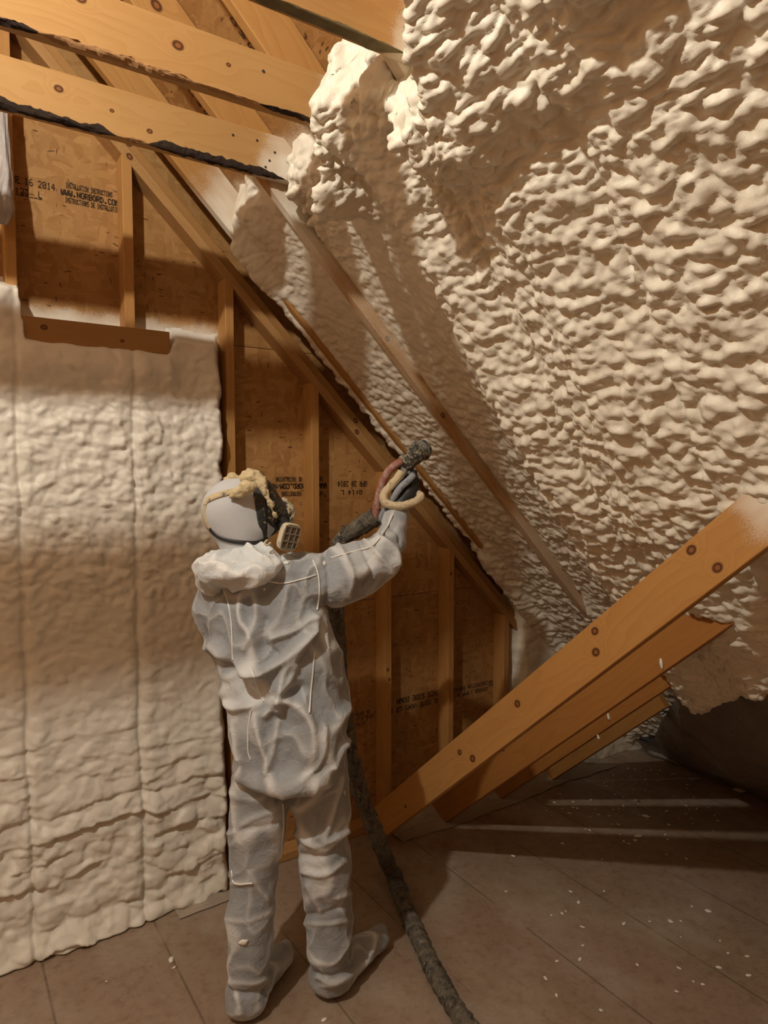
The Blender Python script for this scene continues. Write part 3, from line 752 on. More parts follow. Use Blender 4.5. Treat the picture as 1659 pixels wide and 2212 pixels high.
# floor film lapping up at the gable wall
def skirt(x0, x1, rise, seed, depth=.16):
    xs = np.arange(x0, x1, .012); t = np.linspace(0, 1, 26); X, T = np.meshgrid(xs, t, indexing='ij')
    r = rise*(.5+.7*sstep(x0, x0+.5, X))*(.75+.5*fbm(X*4, X*0, s=seed))*np.minimum(1, np.minimum(X-x0, x1-X)/.12)
    y = -.022-depth*(1-T)*(1+.2*fbm(X*5, T*2, s=seed+1)); z = .003+r*T**2.2+.010*np.abs(fbm(X*9+T*5, T*5, s=seed+2))*np.sin(np.pi*T)
    return np.stack([X, y, z], -1).reshape(-1, 3), grid_faces(*X.shape)[:, ::-1]
V, Fq = skirt(1.86, 3.45, .075, 81)
tag(mesh_np('floor_film', V, Fq, mat_film('floor_film', (0.36, 0.285, 0.215), .35)), 'edge of the floor film lapping up against the bare gable wall', 'plastic film')
V, Fq = skirt(.78, 1.06, .022, 85, .07); V[:, 1] -= .05
tag(mesh_np('floor_film', V, Fq, mat_film('floor_film_grey', (0.42, 0.345, 0.27), .4)), 'crumpled fold of floor film at the foot of the wall foam', 'plastic film')
# bunched film round the stud at the left edge
pts = [onY(6, 230, -.03), onY(8, 300, -.035), onY(10, 370, -.04), onY(4, 420, -.06), onY(6, 455, -.055), onY(4, 480, -.03)]
def fr(s, th):
    base = np.interp(s, [0, .08, .2, .30, .36, .42], [.013, .015, .018, .030, .034, .014])
    return base*(1+.16*math.sin(5*th+s*14)+.08*math.sin(11*th-s*25))
V, Fl = tube(pts, fr, 60, 40)
tag(mesh_py('film_bundle', V, Fl, mat_film('clear_film', (0.50, 0.46, 0.44), .22, .82), smooth=True), 'translucent film hanging bunched from the joist at the left edge', 'plastic film')
# ------------------------------------------------------------------ the worker
def mat_suit(name='white_nonwoven', al=.84, br=.92):
    m, nt, b = newmat(name); k = NB(nt); c = k.coord(); T = lambda *q: tuple(min(.84, x*br) for x in q)
    fib = k.noise(k.map(c, (1, 1, .35)), 420, 3, .7)[0]
    blot = k.noise(c, 9, 3)[0]
    col = k.mix(fib, T(0.36, 0.385, 0.41), T(0.50, 0.525, 0.555)); k.l(k.mix(k.math('MULTIPLY', blot, .35), col, T(0.42, 0.435, 0.455)), b.inputs['Base Color'])
    b.inputs['Roughness'].default_value = .62; b.inputs['Specular IOR Level'].default_value = .12
    b.inputs['Sheen Weight'].default_value = .15
    b.inputs['Alpha'].default_value = al
    at = k.n('Attribute', attribute_name='crease').outputs['Fac']
    k.l(k.mix(k.math('MULTIPLY', at, .8), b.inputs['Base Color'].links[0].from_socket, (0.87, 0.87, 0.86)), b.inputs['Base Color'])
    k.l(k.rng(at, 0, 1, al, min(1, al+.33)), b.inputs['Alpha'])
    wv = k.mix(.035, c, k.noise(c, 7, 3)[1]); vo = k.n('TexVoronoi', feature='SMOOTH_F1'); k.l(wv, vo.inputs['Vector']); vo.inputs['Scale'].default_value = 13; vo.inputs['Smoothness'].default_value = .18
    h = k.math('ADD', k.math('MULTIPLY', vo.outputs[0], -1.1), k.math('MULTIPLY', k.noise(c, 30, 4, .6, .9)[0], .8))
    k.l(k.bump(k.math('ADD', h, k.math('MULTIPLY', fib, .06)), .55, .012), b.inputs['Normal'])
    return m
M_SUIT = mat_suit()
M_SUIT2 = mat_suit('white_nonwoven_double', .97, 1.6)
M_SEAM = mat_plain('white_seam', (0.80, 0.79, 0.76), .6)
M_CLOTH = mat_plain('dark_workwear', (0.07, 0.083, 0.10), .9, bump=.3, bscale=40, var=.3)
M_SOCK = mat_plain('grey_white_knit', (0.57, 0.58, 0.605), .85, bump=.12, bscale=300)
M_RUB = mat_plain('black_rubber', (0.022, 0.022, 0.022), .5, bump=.2, bscale=80)
M_CRUST = mat_plain('dried_foam', (0.62, 0.50, 0.30), .85, bump=.9, bscale=70, var=.25)
M_GLOVE = mat_plain('black_glove', (0.018, 0.018, 0.02), .55, bump=.4, bscale=120)
def mat_speckled(name, base, spot, scale, lo, hi, rough=.5, spot2=None):
    m, nt, b = newmat(name); k = NB(nt); c = k.coord()
    n = k.noise(c, scale, 6, .75)[0]; col = k.mix(k.rng(n, lo, hi), base, spot)
    if spot2: col = k.mix(k.rng(k.noise(k.map(c, loc=(5, 2, 8)), scale*1.7, 5, .7)[0], .58, .66), col, spot2)
    k.l(col, b.inputs['Base Color']); b.inputs['Roughness'].default_value = rough
    k.l(k.bump(n, .6, .006), b.inputs['Normal']); return m
M_VISOR = mat_speckled('grimy_visor', (0.035, 0.028, 0.022), (0.50, 0.43, 0.30), 95, .54, .66, .3)
M_STRAP = mat_speckled('crusted_strap', (0.62, 0.50, 0.30), (0.17, 0.17, 0.165), 32, .55, .60, .8)
M_GUN = mat_speckled('grimy_gun', (0.035, 0.035, 0.033), (0.40, 0.34, 0.22), 60, .47, .60, .5, (0.10, 0.11, 0.16))

def pz(px, py, d): return px2l(px, py, d)
def rows(tab, grow=0.0):
    out = []
    for (y, xl, xr, d, b, df) in tab:
        L, R_ = pz(xl, y, d), pz(xr, y, d); out.append((L[2], (L[0]+R_[0])/2, d+df, max(.02, (R_[0]-L[0])/2+grow), max(.02, b+grow)))
    return out
D0 = 2.215
TORSO = [(1192, 488, 590, D0, .075, 0), (1207, 466, 640, D0, .092, 0), (1225, 446, 684, D0, .110, 0), (1262, 437, 694, D0, .125, 0), (1300, 437, 697, D0, .135, 0), (1350, 447, 708, D0, .142, 0), (1400, 461, 730, D0, .146, 0),
         (1440, 470, 745, D0, .150, 0), (1465, 478, 750, D0, .150, 0), (1490, 491, 752, D0, .155, 0), (1530, 489, 757, D0, .165, -.005), (1580, 488, 757, D0, .172, -.01), (1620, 496, 752, D0, .170, -.01), (1640, 501, 748, D0, .178, -.02), (1652, 512, 745, D0, .178, -.025), (1662, 528, 738, D0, .165, -.025)]
LEGL = [(1600, 510, 628, 2.20, .10, 0), (1660, 506, 622, 2.20, .10, 0), (1700, 502, 620, 2.20, .105, 0), (1750, 498, 622, 2.20, .105, 0), (1800, 495, 616, 2.20, .10, 0), (1850, 492, 608, 2.20, .095, 0), (1900, 491, 605, 2.19, .092, 0), (1950, 490, 599, 2.18, .088, 0), (2000, 491, 596, 2.175, .085, 0), (2050, 491, 591, 2.17, .08, 0), (2100, 493, 586, 2.165, .075, 0), (2140, 492, 578, 2.16, .07, .01), (2175, 495, 566, 2.16, .06, .015)]
LEGR = [(1600, 625, 752, 2.23, .10, 0), (1660, 618, 752, 2.23, .10, 0), (1700, 622, 752, 2.235, .105, 0), (1750, 640, 757, 2.24, .105, 0), (1800, 643, 752, 2.24, .10, 0), (1840, 645, 762, 2.25, .10, 0), (1880, 648, 766, 2.25, .10, 0), (1920, 656, 762, 2.25, .092, 0), (1950, 659, 763, 2.25, .09, 0), (2000, 662, 762, 2.25, .088, 0), (2050, 664, 757, 2.25, .082, 0), (2090, 672, 757, 2.25, .075, 0), (2125, 679, 752, 2.25, .06, .01)]
def zpt(px, py, z):          # pixel on the level z -> local
    P = onZ(px, py, z)-CO; return np.array([P@VR, P@VH, z])
SH_R, EL_R, WR_R = pz(668, 1252, 2.215), pz(815, 1218, 2.27), pz(851, 1104, 2.415)
SH_L, EL_L, WR_L = pz(468, 1245, 2.23), pz(482, 1392, 2.30), pz(590, 1370, 2.47)
HEELL, TOEL = zpt(532, 2152, .055), zpt(598, 2072, .05)
HEELR, TOER = zpt(715, 2110, .055), zpt(812, 2030, .055)
LO, HI = (-.66, 1.98, -.03), (.14, 2.62, 1.70)
def toes(F, g):
    for (h, t) in ((HEELL, TOEL), (HEELR, TOER)):
        F.cone(h, t, .050+g, .036+g, .05)
# body: one continuous figure inside the suit
B = Field((-.66, 1.98, -.0), (.16, 2.62, 1.82), .0095)
g = -.044
B.stack(rows(TORSO[:11], g), .06); B.stack(rows(LEGL, g), .06); B.stack(rows(LEGR, g), .06); toes(B, -.016)
B.stack(rows([(1530, 510, 740, D0, .13, 0), (1600, 515, 738, D0, .13, 0), (1650, 520, 735, D0, .11, 0)], 0), .06)
B.chain([SH_R, EL_R, WR_R], [.056, .042, .028], .04); B.chain([SH_L, EL_L, WR_L], [.052, .04, .028], .04)
HANDR = pz(880, 1056, 2.46); B.cone(WR_R, HANDR, .027, .022, .02)
HANDL = WR_L+np.array([.07, .05, .0]); B.cone(WR_L, HANDL, .027, .026, .02)
B.cone(pz(525, 1215, 2.21), pz(522, 1150, 2.2), .058, .056, .05)
al = math.radians(26); ti = math.radians(12)
hx = np.array([math.cos(al)*math.cos(ti), math.sin(al)*math.cos(ti), math.sin(ti)])     # the way the face points
lx = np.array([math.sin(al), -math.cos(al), 0.0]); ux = np.cross(lx, hx); ux = ux if ux[2] > 0 else -ux
AX = [hx, lx, ux]
HC = pz(512, 1101, 2.20)
def hp(a, l, u): return HC+hx*a+lx*l+ux*u
B.ell(HC, (.105, .076, .095), .03, AX); B.ell(hp(.055, 0, -.05), (.055, .052, .06), .04, AX)
B.cone(hp(.10, 0, -.005), hp(.118, 0, -.02), .012, .014, .02)                             # nose
for sgn in (1, -1): B.ell(hp(-.005, .072*sgn, -.01), (.022, .012, .032), .012, AX)       # ears
Vb, Qb = B.mesh(); Vb = relax(Vb, Qb, 2)
person = mesh_np('person', loc2w(Vb), Qb, M_CLOTH)
tag(person, 'person seen from behind in white coverall and respirator, one arm raised with a spray gun', 'person')

# coverall
S = Field(LO, HI, .0066)
S.stack(rows(LEGL, -.006), .05, 2.3); S.stack(rows(LEGR, -.006), .05, 2.3)
toes(S, .006)
S.cone(zpt(612, 2062, .05), zpt(619, 2042, .07), .030, .012, .04)       # empty points of the booties
S.cone(zpt(820, 2020, .055), zpt(828, 2003, .085), .036, .014, .05)
T2 = Field(LO, HI, .0066); T2.stack(rows(TORSO, -.010), .02, 2.25)
T2.chain([pz(640, 1250, 2.215), SH_R, pz(730, 1246, 2.235), pz(775, 1228, 2.25), pz(818, 1204, 2.275), pz(843, 1170, 2.33), pz(852, 1130, 2.385), pz(857, 1108, 2.415)], [.074, .076, .076, .071, .065, .050, .041, .035], .03)
T2.chain([SH_L, pz(466, 1320, 2.24), EL_L, WR_L], [.048, .046, .046, .036], .05)
S.cut((S.v*0+.0)-(S.Z-.002))                                            # soles flat on the floor
Vl, Ql = S.mesh(); Vl = relax(Vl, Ql, 2)
Vt, Qt = T2.mesh(); Vt = relax(Vt, Qt, 2)
NT = len(Vt); Vs = np.vstack([Vt, Vl]); Qs = np.vstack([Qt, Ql+NT])
def cam_px(V):
    d = loc2w(V)-CO; z = d@VF; return np.stack([829.5+FOC*(d@VR)/z, 1106-FOC*(d@VU)/z], -1)
Nn = vnormals(Vs, Qs)
W = loc2w(Vs)
# folds of the paper-like cloth: sharp crests between flat facets
r_, f_, z_ = Vs.T
wa, wb, wc = r_+.05*fbm(r_*6, f_*6, z_*4, 1), f_+.05*fbm(r_*6, f_*6, z_*4+9, 2), z_+.05*fbm(r_*6, f_*6+4, z_*5, 3)
def ridge(x, y, z, s): return 1-2*np.abs(vnoise(x, y, z, s))
lowleg = sstep(.85, .6, z_)
def crest(x, y, z, s, e=.12): return (1-np.minimum(1, 1.8*(np.sqrt(vnoise(x, y, z, s)**2+e*e)-e)))**2
k1, k2, k3 = crest(wa*6+wc*3, wb*6, wc*5-wa*3, 4), crest(wa*12+wb*5, wb*12+wc*5, wc*9-wa*4, 5, .18), crest(wa*26, wb*26, wc*20+wa*9, 6, .4)
disp = (.021*k1+.0085*k2+.002*k3-.012)*(1-.40*lowleg)
crease = np.clip(np.maximum((k1-.70)/.3, (k2-.80)/.2*.7), 0, 1)**1.6*.75
disp = disp*np.clip(z_/.06, .15, 1)
# the folds that can be made out one by one: (polyline in the photo, height, half width in photo pixels)
FOLDS = [([(666, 1368), (620, 1420), (569, 1450), (530, 1455)], .030, 17), ([(463, 1391), (500, 1425), (540, 1444), (569, 1450)], .026, 17), ([(674, 1338), (668, 1370), (640, 1420), (611, 1461), (602, 1535)], .026, 15),
         ([(500, 1430), (520, 1470), (560, 1512), (600, 1508), (650, 1490)], -.030, 22), ([(490, 1490), (515, 1528), (560, 1518), (620, 1512)], .022, 16), ([(575, 1545), (620, 1480), (640, 1440)], .020, 12),
         ([(575, 1340), (570, 1385), (598, 1415)], -.014, 12), ([(585, 1380), (640, 1360), (672, 1330)], .014, 10), ([(540, 1250), (552, 1330), (530, 1400)], .012, 11), ([(470, 1280), (500, 1300), (560, 1290), (600, 1262)], -.012, 14),
         ([(700, 1190), (712, 1250), (702, 1310)], -.012, 8), ([(735, 1190), (760, 1240), (752, 1285)], .013, 9), ([(780, 1180), (800, 1230), (788, 1265)], -.014, 8), ([(790, 1178), (828, 1215), (838, 1230)], .015, 8), ([(812, 1160), (845, 1190), (852, 1215)], .013, 8), ([(835, 1130), (862, 1150), (866, 1172)], -.010, 7), ([(850, 1105), (826, 1150), (800, 1190)], .009, 6),
         ([(716, 1660), (735, 1620), (757, 1590)], .018, 10), ([(700, 1810), (722, 1740), (735, 1680)], .024, 14), ([(690, 1760), (700, 1810), (690, 1825)], -.014, 12), ([(648, 1800), (680, 1825), (700, 1820), (745, 1795)], .020, 11), ([(655, 1845), (700, 1850), (730, 1835)], -.016, 11), ([(660, 1880), (700, 1885), (745, 1860)], .017, 10), ([(668, 1910), (690, 1960), (690, 1975)], .012, 9), ([(663, 1975), (700, 1975), (740, 1960)], -.012, 9), ([(730, 1940), (755, 1930)], .014, 9), ([(665, 1995), (710, 1998), (752, 1990)], .010, 7),
         ([(500, 1800), (540, 1770), (590, 1745), (610, 1720)], .012, 10), ([(505, 1790), (560, 1785), (605, 1770)], -.010, 10), ([(498, 1910), (545, 1905)], .009, 8), ([(540, 1880), (560, 1920), (580, 1945)], .009, 7), ([(500, 2138), (530, 2150), (575, 2142)], -.016, 9), ([(500, 2120), (540, 2128), (580, 2115)], .010, 8), ([(497, 1985), (540, 1990), (590, 1970)], .007, 8),
         ([(680, 2100), (720, 2110), (757, 2090)], -.012, 8), ([(683, 2112), (720, 2122), (757, 2106)], .010, 6), ([(690, 2130), (740, 2120), (800, 2070)], .010, 8), ([(505, 1545), (500, 1600), (520, 1640)], .008, 8), ([(700, 1570), (690, 1640), (650, 1690)], .010, 9), ([(600, 1560), (590, 1620), (575, 1670)], .012, 10)]
PX = cam_px(Vs)
toward = (Nn@np.array([0.0, -1.0, 0.05])) > -.25
for line, hgt, hw in FOLDS:
    L, _ = resample(np.array([(a, b, 0) for a, b in line], float), 160); dmin = np.full(len(Vs), 1e9)
    sel = np.where(toward & (PX[:, 0] > L[:, 0].min()-60) & (PX[:, 0] < L[:, 0].max()+60) & (PX[:, 1] > L[:, 1].min()-60) & (PX[:, 1] < L[:, 1].max()+60))[0]
    if not len(sel): continue
    dd = np.min(np.hypot(PX[sel, None, 0]-L[None, :, 0], PX[sel, None, 1]-L[None, :, 1]), 1)
    if hgt > 0: crease[sel] = np.maximum(crease[sel], np.exp(-(dd/6)**2)*.5)
    disp[sel] += hgt*np.exp(-(dd/(hw*.62))**2)*(1.05 if line[0][1] < 1690 else .65)
Vs2 = Vs+Nn*disp[:, None]; Vs2 = relax(Vs2, Qs, 1, .4); Vs2[:, 2] = np.maximum(Vs2[:, 2], .001)
SUITW = loc2w(Vs2)
for nm, lb, sl_, Qp in (('coverall_top', 'see-through white paper-like coverall top with sleeves, drooping at the seat', slice(0, NT), Qt), ('coverall_legs', 'see-through white coverall legs with booties', slice(NT, None), Ql)):
    so = mesh_np(nm, SUITW[sl_], Qp, M_SUIT, person); so['label'] = lb
    ca = so.data.attributes.new('crease', 'FLOAT', 'POINT'); ca.data.foreach_set('value', crease[sl_].astype(np.float32))
bvh = BVHTree.FromPolygons([tuple(v) for v in SUITW], [tuple(q) for q in Qs.tolist()])
def hits(bv, line, n=60, off=.001):
    L, _ = resample(np.array([(a, b, 0) for a, b in line], float), n); out, nn = [], []
    for x, y, _ in L:
        d = Vector(ray(x, y)).normalized(); h = bv.ray_cast(Vector(CO), d)
        if h[0] is None: continue
        nv = h[1] if h[1].dot(d) < 0 else -h[1]
        out.append(np.array(h[0])+np.array(nv)*off); nn.append(np.array(nv))
    return np.array(out), np.array(nn)
def ribbon(name, P, N, wid, th, mat, parent, lift=.001, sm=2):
    for _ in range(sm):
        P[1:-1] = (P[:-2]+2*P[1:-1]+P[2:])/4; N[1:-1] = (N[:-2]+2*N[1:-1]+N[2:])/4
    T = np.gradient(P, axis=0); T /= np.linalg.norm(T, axis=1)[:, None]+1e-9
    N = N/np.linalg.norm(N, axis=1)[:, None]; Bn = np.cross(N, T); Bn /= np.linalg.norm(Bn, axis=1)[:, None]+1e-9
    w = np.broadcast_to(np.asarray(wid, float), (len(P),))[:, None]
    V = np.stack([P-Bn*w/2+N*(lift-.004), P-Bn*w/2+N*(lift+th*.6), P+N*(lift+th), P+Bn*w/2+N*(lift+th*.6), P+Bn*w/2+N*(lift-.004)], 1).reshape(-1, 3)
    return mesh_np(name, V, grid_faces(len(P), 5), mat, parent)
SEAMS = [[(475, 1255), (490, 1290), (499, 1340), (502, 1400), (503, 1425)], [(543, 1445), (555, 1480), (569, 1515)], [(543, 1535), (537, 1570), (536, 1620), (541, 1640)], [(676, 1210), (687, 1240), (690, 1280), (685, 1318)], [(566, 1252), (610, 1260), (650, 1252), (682, 1242)], [(680, 1405), (676, 1450), (671, 1500), (668, 1540)], [(610, 1735), (612, 1780), (606, 1850), (600, 1930), (592, 2010)], [(716, 1205), (770, 1190), (805, 1178), (835, 1140), (848, 1112)], [(664, 1700), (668, 1750), (674, 1790)], [(500, 1880), (507, 1908), (545, 1908)]]
for s_ in SEAMS:
    P, N = hits(bvh, s_, 50)
    if len(P) > 4:
        keep = np.r_[True, np.linalg.norm(np.diff(P, axis=0), axis=1) < .05]
        if keep.all(): ribbon('seam', P, N, .0042, .0014, M_SEAM, person)

# collapsed hood round the neck
Hd = Field((-.64, 2.0, 1.36), (-.28, 2.42, 1.66), .0062)
nc = pz(515, 1224, 2.20)
ring = []
for q in range(15):
    a = 2*math.pi*q/14; ring.append(nc+np.array([.072*math.cos(a), .074*math.sin(a), .012+.022*math.cos(a-.5)+.008*math.sin(3*a)]))
Hd.chain(ring, [.030+.009*math.sin(q*1.7)+.016*max(0, -math.sin(2*math.pi*q/14)) for q in range(15)], .035)
Hd.ell(pz(484, 1232, 2.10), (.060, .045, .036), .05); Hd.ell(pz(516, 1238, 2.09), (.075, .045, .034), .05); Hd.ell(pz(558, 1222, 2.12), (.045, .040, .028), .05)
Vh, Qh = Hd.mesh(); Vh = relax(Vh, Qh, 2); Nh = vnormals(Vh, Qh); r_, f_, z_ = Vh.T
ang = np.arctan2(f_-nc[1], r_-nc[0])
h1, h2, h3 = crest(ang*1.1+z_*10, z_*11-ang*.6, f_*4, 71), crest(ang*2.4-z_*15, z_*20, f_*9, 72), crest(r_*30, f_*30, z_*38, 73)
dh = .018*h1+.011*h2+.004*h3-.012
hood = mesh_np('hood', loc2w(Vh+Nh*dh[:, None]), Qh, M_SUIT2, person)
ca = hood.data.attributes.new('crease', 'FLOAT', 'POINT'); ca.data.foreach_set('value', np.clip(np.maximum((h1-.8)/.2, (h2-.85)/.15), 0, 1).astype(np.float32))

# spray sock over the head
K = Field((-.66, 2.04, 1.48), (-.32, 2.40, 1.84), .0062)
K.ell(HC, (.115, .086, .105), .03, AX); K.ell(hp(.05, 0, -.052), (.060, .060, .062), .05, AX); K.cone(pz(524, 1210, 2.205), pz(520, 1150, 2.2), .066, .066, .05)
K.cone(hp(.045, .05, -.064), hp(.085, .045, -.076), .018, .010, .03)
Vk, Qk = K.mesh(); Vk = relax(Vk, Qk, 3)
KW = loc2w(Vk); sock = mesh_np('head_sock', KW, Qk, M_SOCK, person); sock['label'] = 'light grey knitted hood'
hb = BVHTree.FromPolygons([tuple(v) for v in KW], [tuple(q) for q in Qk.tolist()])

# respirator
Mk = Field((-.50, 2.06, 1.52), (-.26, 2.38, 1.84), .0042)
P_ = [Mk.R-HC[0], Mk.F-HC[1], Mk.Z-HC[2]]
ha, hl, hu = [sum(P_[j]*AX[i][j] for j in range(3)) for i in range(3)]
Mk.ell(hp(.062, 0, .004), (.080, .082, .098), .02, AX)
Mk.ell(hp(.075, 0, -.050), (.064, .066, .062), .03, AX); Mk.cone(hp(.105, 0, -.030), hp(.150, 0, -.048), .050, .036, .03)
Mk.cut(.052-.35*(hu+.02)*0-ha+.10*hu)
Vm, Qm = Mk.mesh(); Vm = relax(Vm, Qm, 1)
mask = mesh_np('respirator', loc2w(Vm), Qm, M_VISOR, person); mask['label'] = 'grimy full-face respirator'
Sl = Field((-.56, 2.04, 1.50), (-.26, 2.40, 1.86), .0042)
P_ = [Sl.R-HC[0], Sl.F-HC[1], Sl.Z-HC[2]]; ha, hl, hu = [sum(P_[j]*AX[i][j] for j in range(3)) for i in range(3)]
Sl.ell(hp(.055, 0, -.006), (.094, .090, .104), .02, AX); Sl.ell(hp(.055, 0, -.050), (.078, .078, .082), .03, AX)
Sl.cut(.040-ha+.10*hu); Sl.cut(ha-.10*hu-.072+.02*sstep(0, -.06, hu)*0)
Vm, Qm = Sl.mesh(); Vm = relax(Vm, Qm, 1)
mesh_np('face_seal', loc2w(Vm), Qm, mat_speckled('speckled_rubber', (0.022, 0.022, 0.022), (0.45, 0.38, 0.25), 110, .58, .66, .5), mask)
def crust(name, pts, rs, parent, h=.004, amp=.006, seed=1, k=.015, mat=None):
    pts = np.array(pts); lo = pts.min(0)-.06; hi = pts.max(0)+.06
    Fd = Field(lo, hi, h); Fd.chain(pts, rs, k) if len(pts) > 1 else Fd.ell(pts[0], rs)
    V, Q = Fd.mesh(); N = vnormals(V, Q); a, b, c = V.T
    V = V+N*(amp*fbm(a*60, b*60, c*60, seed, 3))[:, None]
    return mesh_np(name, loc2w(V), Q, mat or M_CRUST, parent)
crust('foam_crust', [hp(.040, .040, .100), hp(.064, .052, .096), hp(.080, .066, .074), hp(.084, .080, .040), hp(.088, .086, .0), hp(.098, .082, -.045)], [.020, .019, .014, .008, .005, .004], mask, .0036, .010, 5)
crust('foam_crust', [hp(.064, .010, .108), hp(.072, -.03, .10)], [.016, .013], mask, .004, .009, 6)
# exhale cup on the far side and the two filter cartridges
def cartridge(c, n, up, wv, hv, th, parent):
    n = n/np.linalg.norm(n); up = up-n*(up@n); up /= np.linalg.norm(up); sd = np.cross(up, n); m = 36
    V, Fl = [], []
    prof = [(-th, .80), (-th*.7, .97), (0, 1.0), (th*.15, .98), (th*.22, .93), (th*.16, .88)]
    for t, s in prof:
        for j in range(m):
            a = 2*math.pi*j/m; ca, sa = math.cos(a), math.sin(a)
            x = math.copysign(abs(ca)**.55, ca)*wv*s; y = math.copysign(abs(sa)**.55, sa)*hv*s; V.append(c+sd*x+up*y+n*t)
    for i in range(len(prof)-1):
        for j in range(m): k2 = (j+1) % m; Fl.append((i*m+j, i*m+k2, (i+1)*m+k2, (i+1)*m+j))
    Fl.append(tuple(range(m))[::-1]); Fl.append(tuple(range((len(prof)-1)*m, len(prof)*m)))
    o = mesh_py('filter_cartridge', loc2w(np.array(V)), Fl, mat_speckled('cartridge_shell', (0.66, 0.58, 0.42), (0.34, 0.33, 0.30), 40, .55, .62, .6), parent, smooth=False)
    gV, gF = [], []
    def bar(x0, x1, y0, y1, t0, t1):
        k0 = len(gV)
        for x in (x0, x1):
            for y in (y0, y1):
                for t in (t0, t1): gV.append(c+sd*x+up*y+n*t)
        gF.extend([tuple(k0+i for i in f) for f in [(0, 1, 3, 2), (4, 6, 7, 5), (0, 4, 5, 1), (2, 3, 7, 6), (0, 2, 6, 4), (1, 5, 7, 3)]])
    for i in range(9): x = (-.8+i*.2)*wv; q = .012*wv if i % 3 else .05*wv; bar(x-q, x+q, -.80*hv, .80*hv, th*.12, th*(.24 if i % 3 else .30))
    for i in range(13): y = (-.8+i*.1333)*hv; q = .010*hv if i % 4 else .045*hv; bar(-.80*wv, .80*wv, y-q, y+q, th*.12, th*(.24 if i % 4 else .30))
    mesh_py('filter_grille', loc2w(np.array(gV)), gF, mat_plain('grille', (0.30, 0.26, 0.19), .6), o)
    pV = [c+sd*x*wv*.86+up*y*hv*.86+n*th*.17 for x, y in ((-1, -.75), (-.75, -1), (.75, -1), (1, -.75), (1, .75), (.75, 1), (-.75, 1), (-1, .75))]
    mesh_py('filter_face', loc2w(np.array(pV)), [tuple(range(8))], mat_plain('filter_face', (0.11, 0.085, 0.06), .8), o)
    return o
cc_ = pz(626, 1161, 2.13)
cartridge(cc_, np.array([.62, -.75, -.18]), np.array([.22, .05, 1.0]), .034, .045, .024, mask)
cartridge(hp(.150, -.075, -.055), hx*.6-lx*.8, ux, .034, .045, .024, mask)
V, Fl = tube([hp(.112, .035, -.055), hp(.125, .058, -.075), cc_-np.array([.62, -.75, -.18])*.02], .020, 14, 14)
mesh_py('cartridge_port', loc2w(np.array(V)), Fl, M_RUB, mask, smooth=True)
crust('foam_crust', [hp(.150, .0, -.022), hp(.162, .012, -.045), hp(.160, .01, -.07)], [.024, .022, .016], mask, .004, .008, 7, mat=mat_speckled('crusted_cup', (0.60, 0.52, 0.36), (0.05, 0.045, 0.04), 80, .52, .60, .6))
for line, wid, mt, nm in (([(446, 1082), (467, 1072), (490, 1065), (514, 1061), (537, 1056), (561, 1052)], .020, M_STRAP, 'head_strap'), ([(449, 1080), (443, 1096), (442, 1112), (447, 1130), (454, 1144)], .012, M_STRAP, 'head_strap'),
                          ([(450, 1138), (460, 1150), (475, 1161), (497, 1168), (528, 1172), (556, 1172), (576, 1163)], .013, M_RUB, 'neck_strap')):
    P, N = hits(hb, line, 50)
    if len(P) > 6: ribbon(nm, P, N, wid, .003, mt, mask, .0012, 4)
crust('strap_buckle', [pz(500, 1071, 2.105), pz(515, 1065, 2.10), pz(532, 1054, 2.10), pz(545, 1050, 2.105)], [.009, .011, .020, .013], mask, .0036, .006, 8)
crust('foam_crust', [pz(488, 1036, 2.19), pz(502, 1031, 2.19), pz(517, 1033, 2.19)], [.008, .010, .008], mask, .0036, .006, 9)
V, Fl = tube([pz(578, 1166, 2.105), pz(572, 1172, 2.10), pz(576, 1178, 2.10), pz(585, 1172, 2.105)], .003, 24, 8); mesh_py('strap_clip', loc2w(np.array(V)), Fl, M_CRUST, mask, smooth=True)
# white foam spots stuck to the suit
def blob(name, c, nrm, r, seed, mat, squash=.5, parent=None):
    rs = np.random.RandomState(seed); V, Fl = [], []; nrm = np.array(nrm, float)/np.linalg.norm(nrm)
    t1 = np.cross(nrm, [.3, .8, .5]); t1 /= np.linalg.norm(t1); t2 = np.cross(nrm, t1); m, k2 = 12, 5
    lob = 1+.22*np.interp(np.arange(m+1) % m, np.arange(m), rs.uniform(-1, 1, m)); asp = rs.uniform(.7, 1.3)
    V.append(np.array(c)+nrm*r*squash)
    for i in range(1, k2+1):
        p = i/k2*math.pi/2
        for j in range(m):
            a = 2*math.pi*j/m; V.append(np.array(c)+(t1*math.cos(a)*asp+t2*math.sin(a)/asp)*r*math.sin(p)*lob[j]+nrm*r*squash*math.cos(p))
    for j in range(m): Fl.append((0, 1+j, 1+(j+1) % m))
    for i in range(k2-1):
        for j in range(m): a = 1+i*m; Fl.append((a+j, a+m+j, a+m+(j+1) % m, a+(j+1) % m))
    return mesh_py(name, V, Fl, mat, parent, smooth=True)
M_SPOT = mat_plain('white_foam_spot', (0.82, 0.78, 0.70), .6)
for i, (x, y, r, lb) in enumerate(((619, 1216, .0075, 'white foam spot on the upper back near the shoulder seam'), (701, 1217, .009, 'white foam spot on the raised sleeve just past the shoulder seam'), (571, 1273, .004, 'tiny white foam spot in the middle of the back'), (526, 2035, .012, 'large white foam spot low on the left trouser leg'), (743, 1712, .009, 'white foam drop on the hip of the right trouser leg'))):
    P, N = hits(bvh, [(x, y), (x+1, y)], 3, .0005)
    if len(P): tag(blob('foam_spot', P[0], N[0], r, 200+i, M_SPOT), lb, 'foam spot')

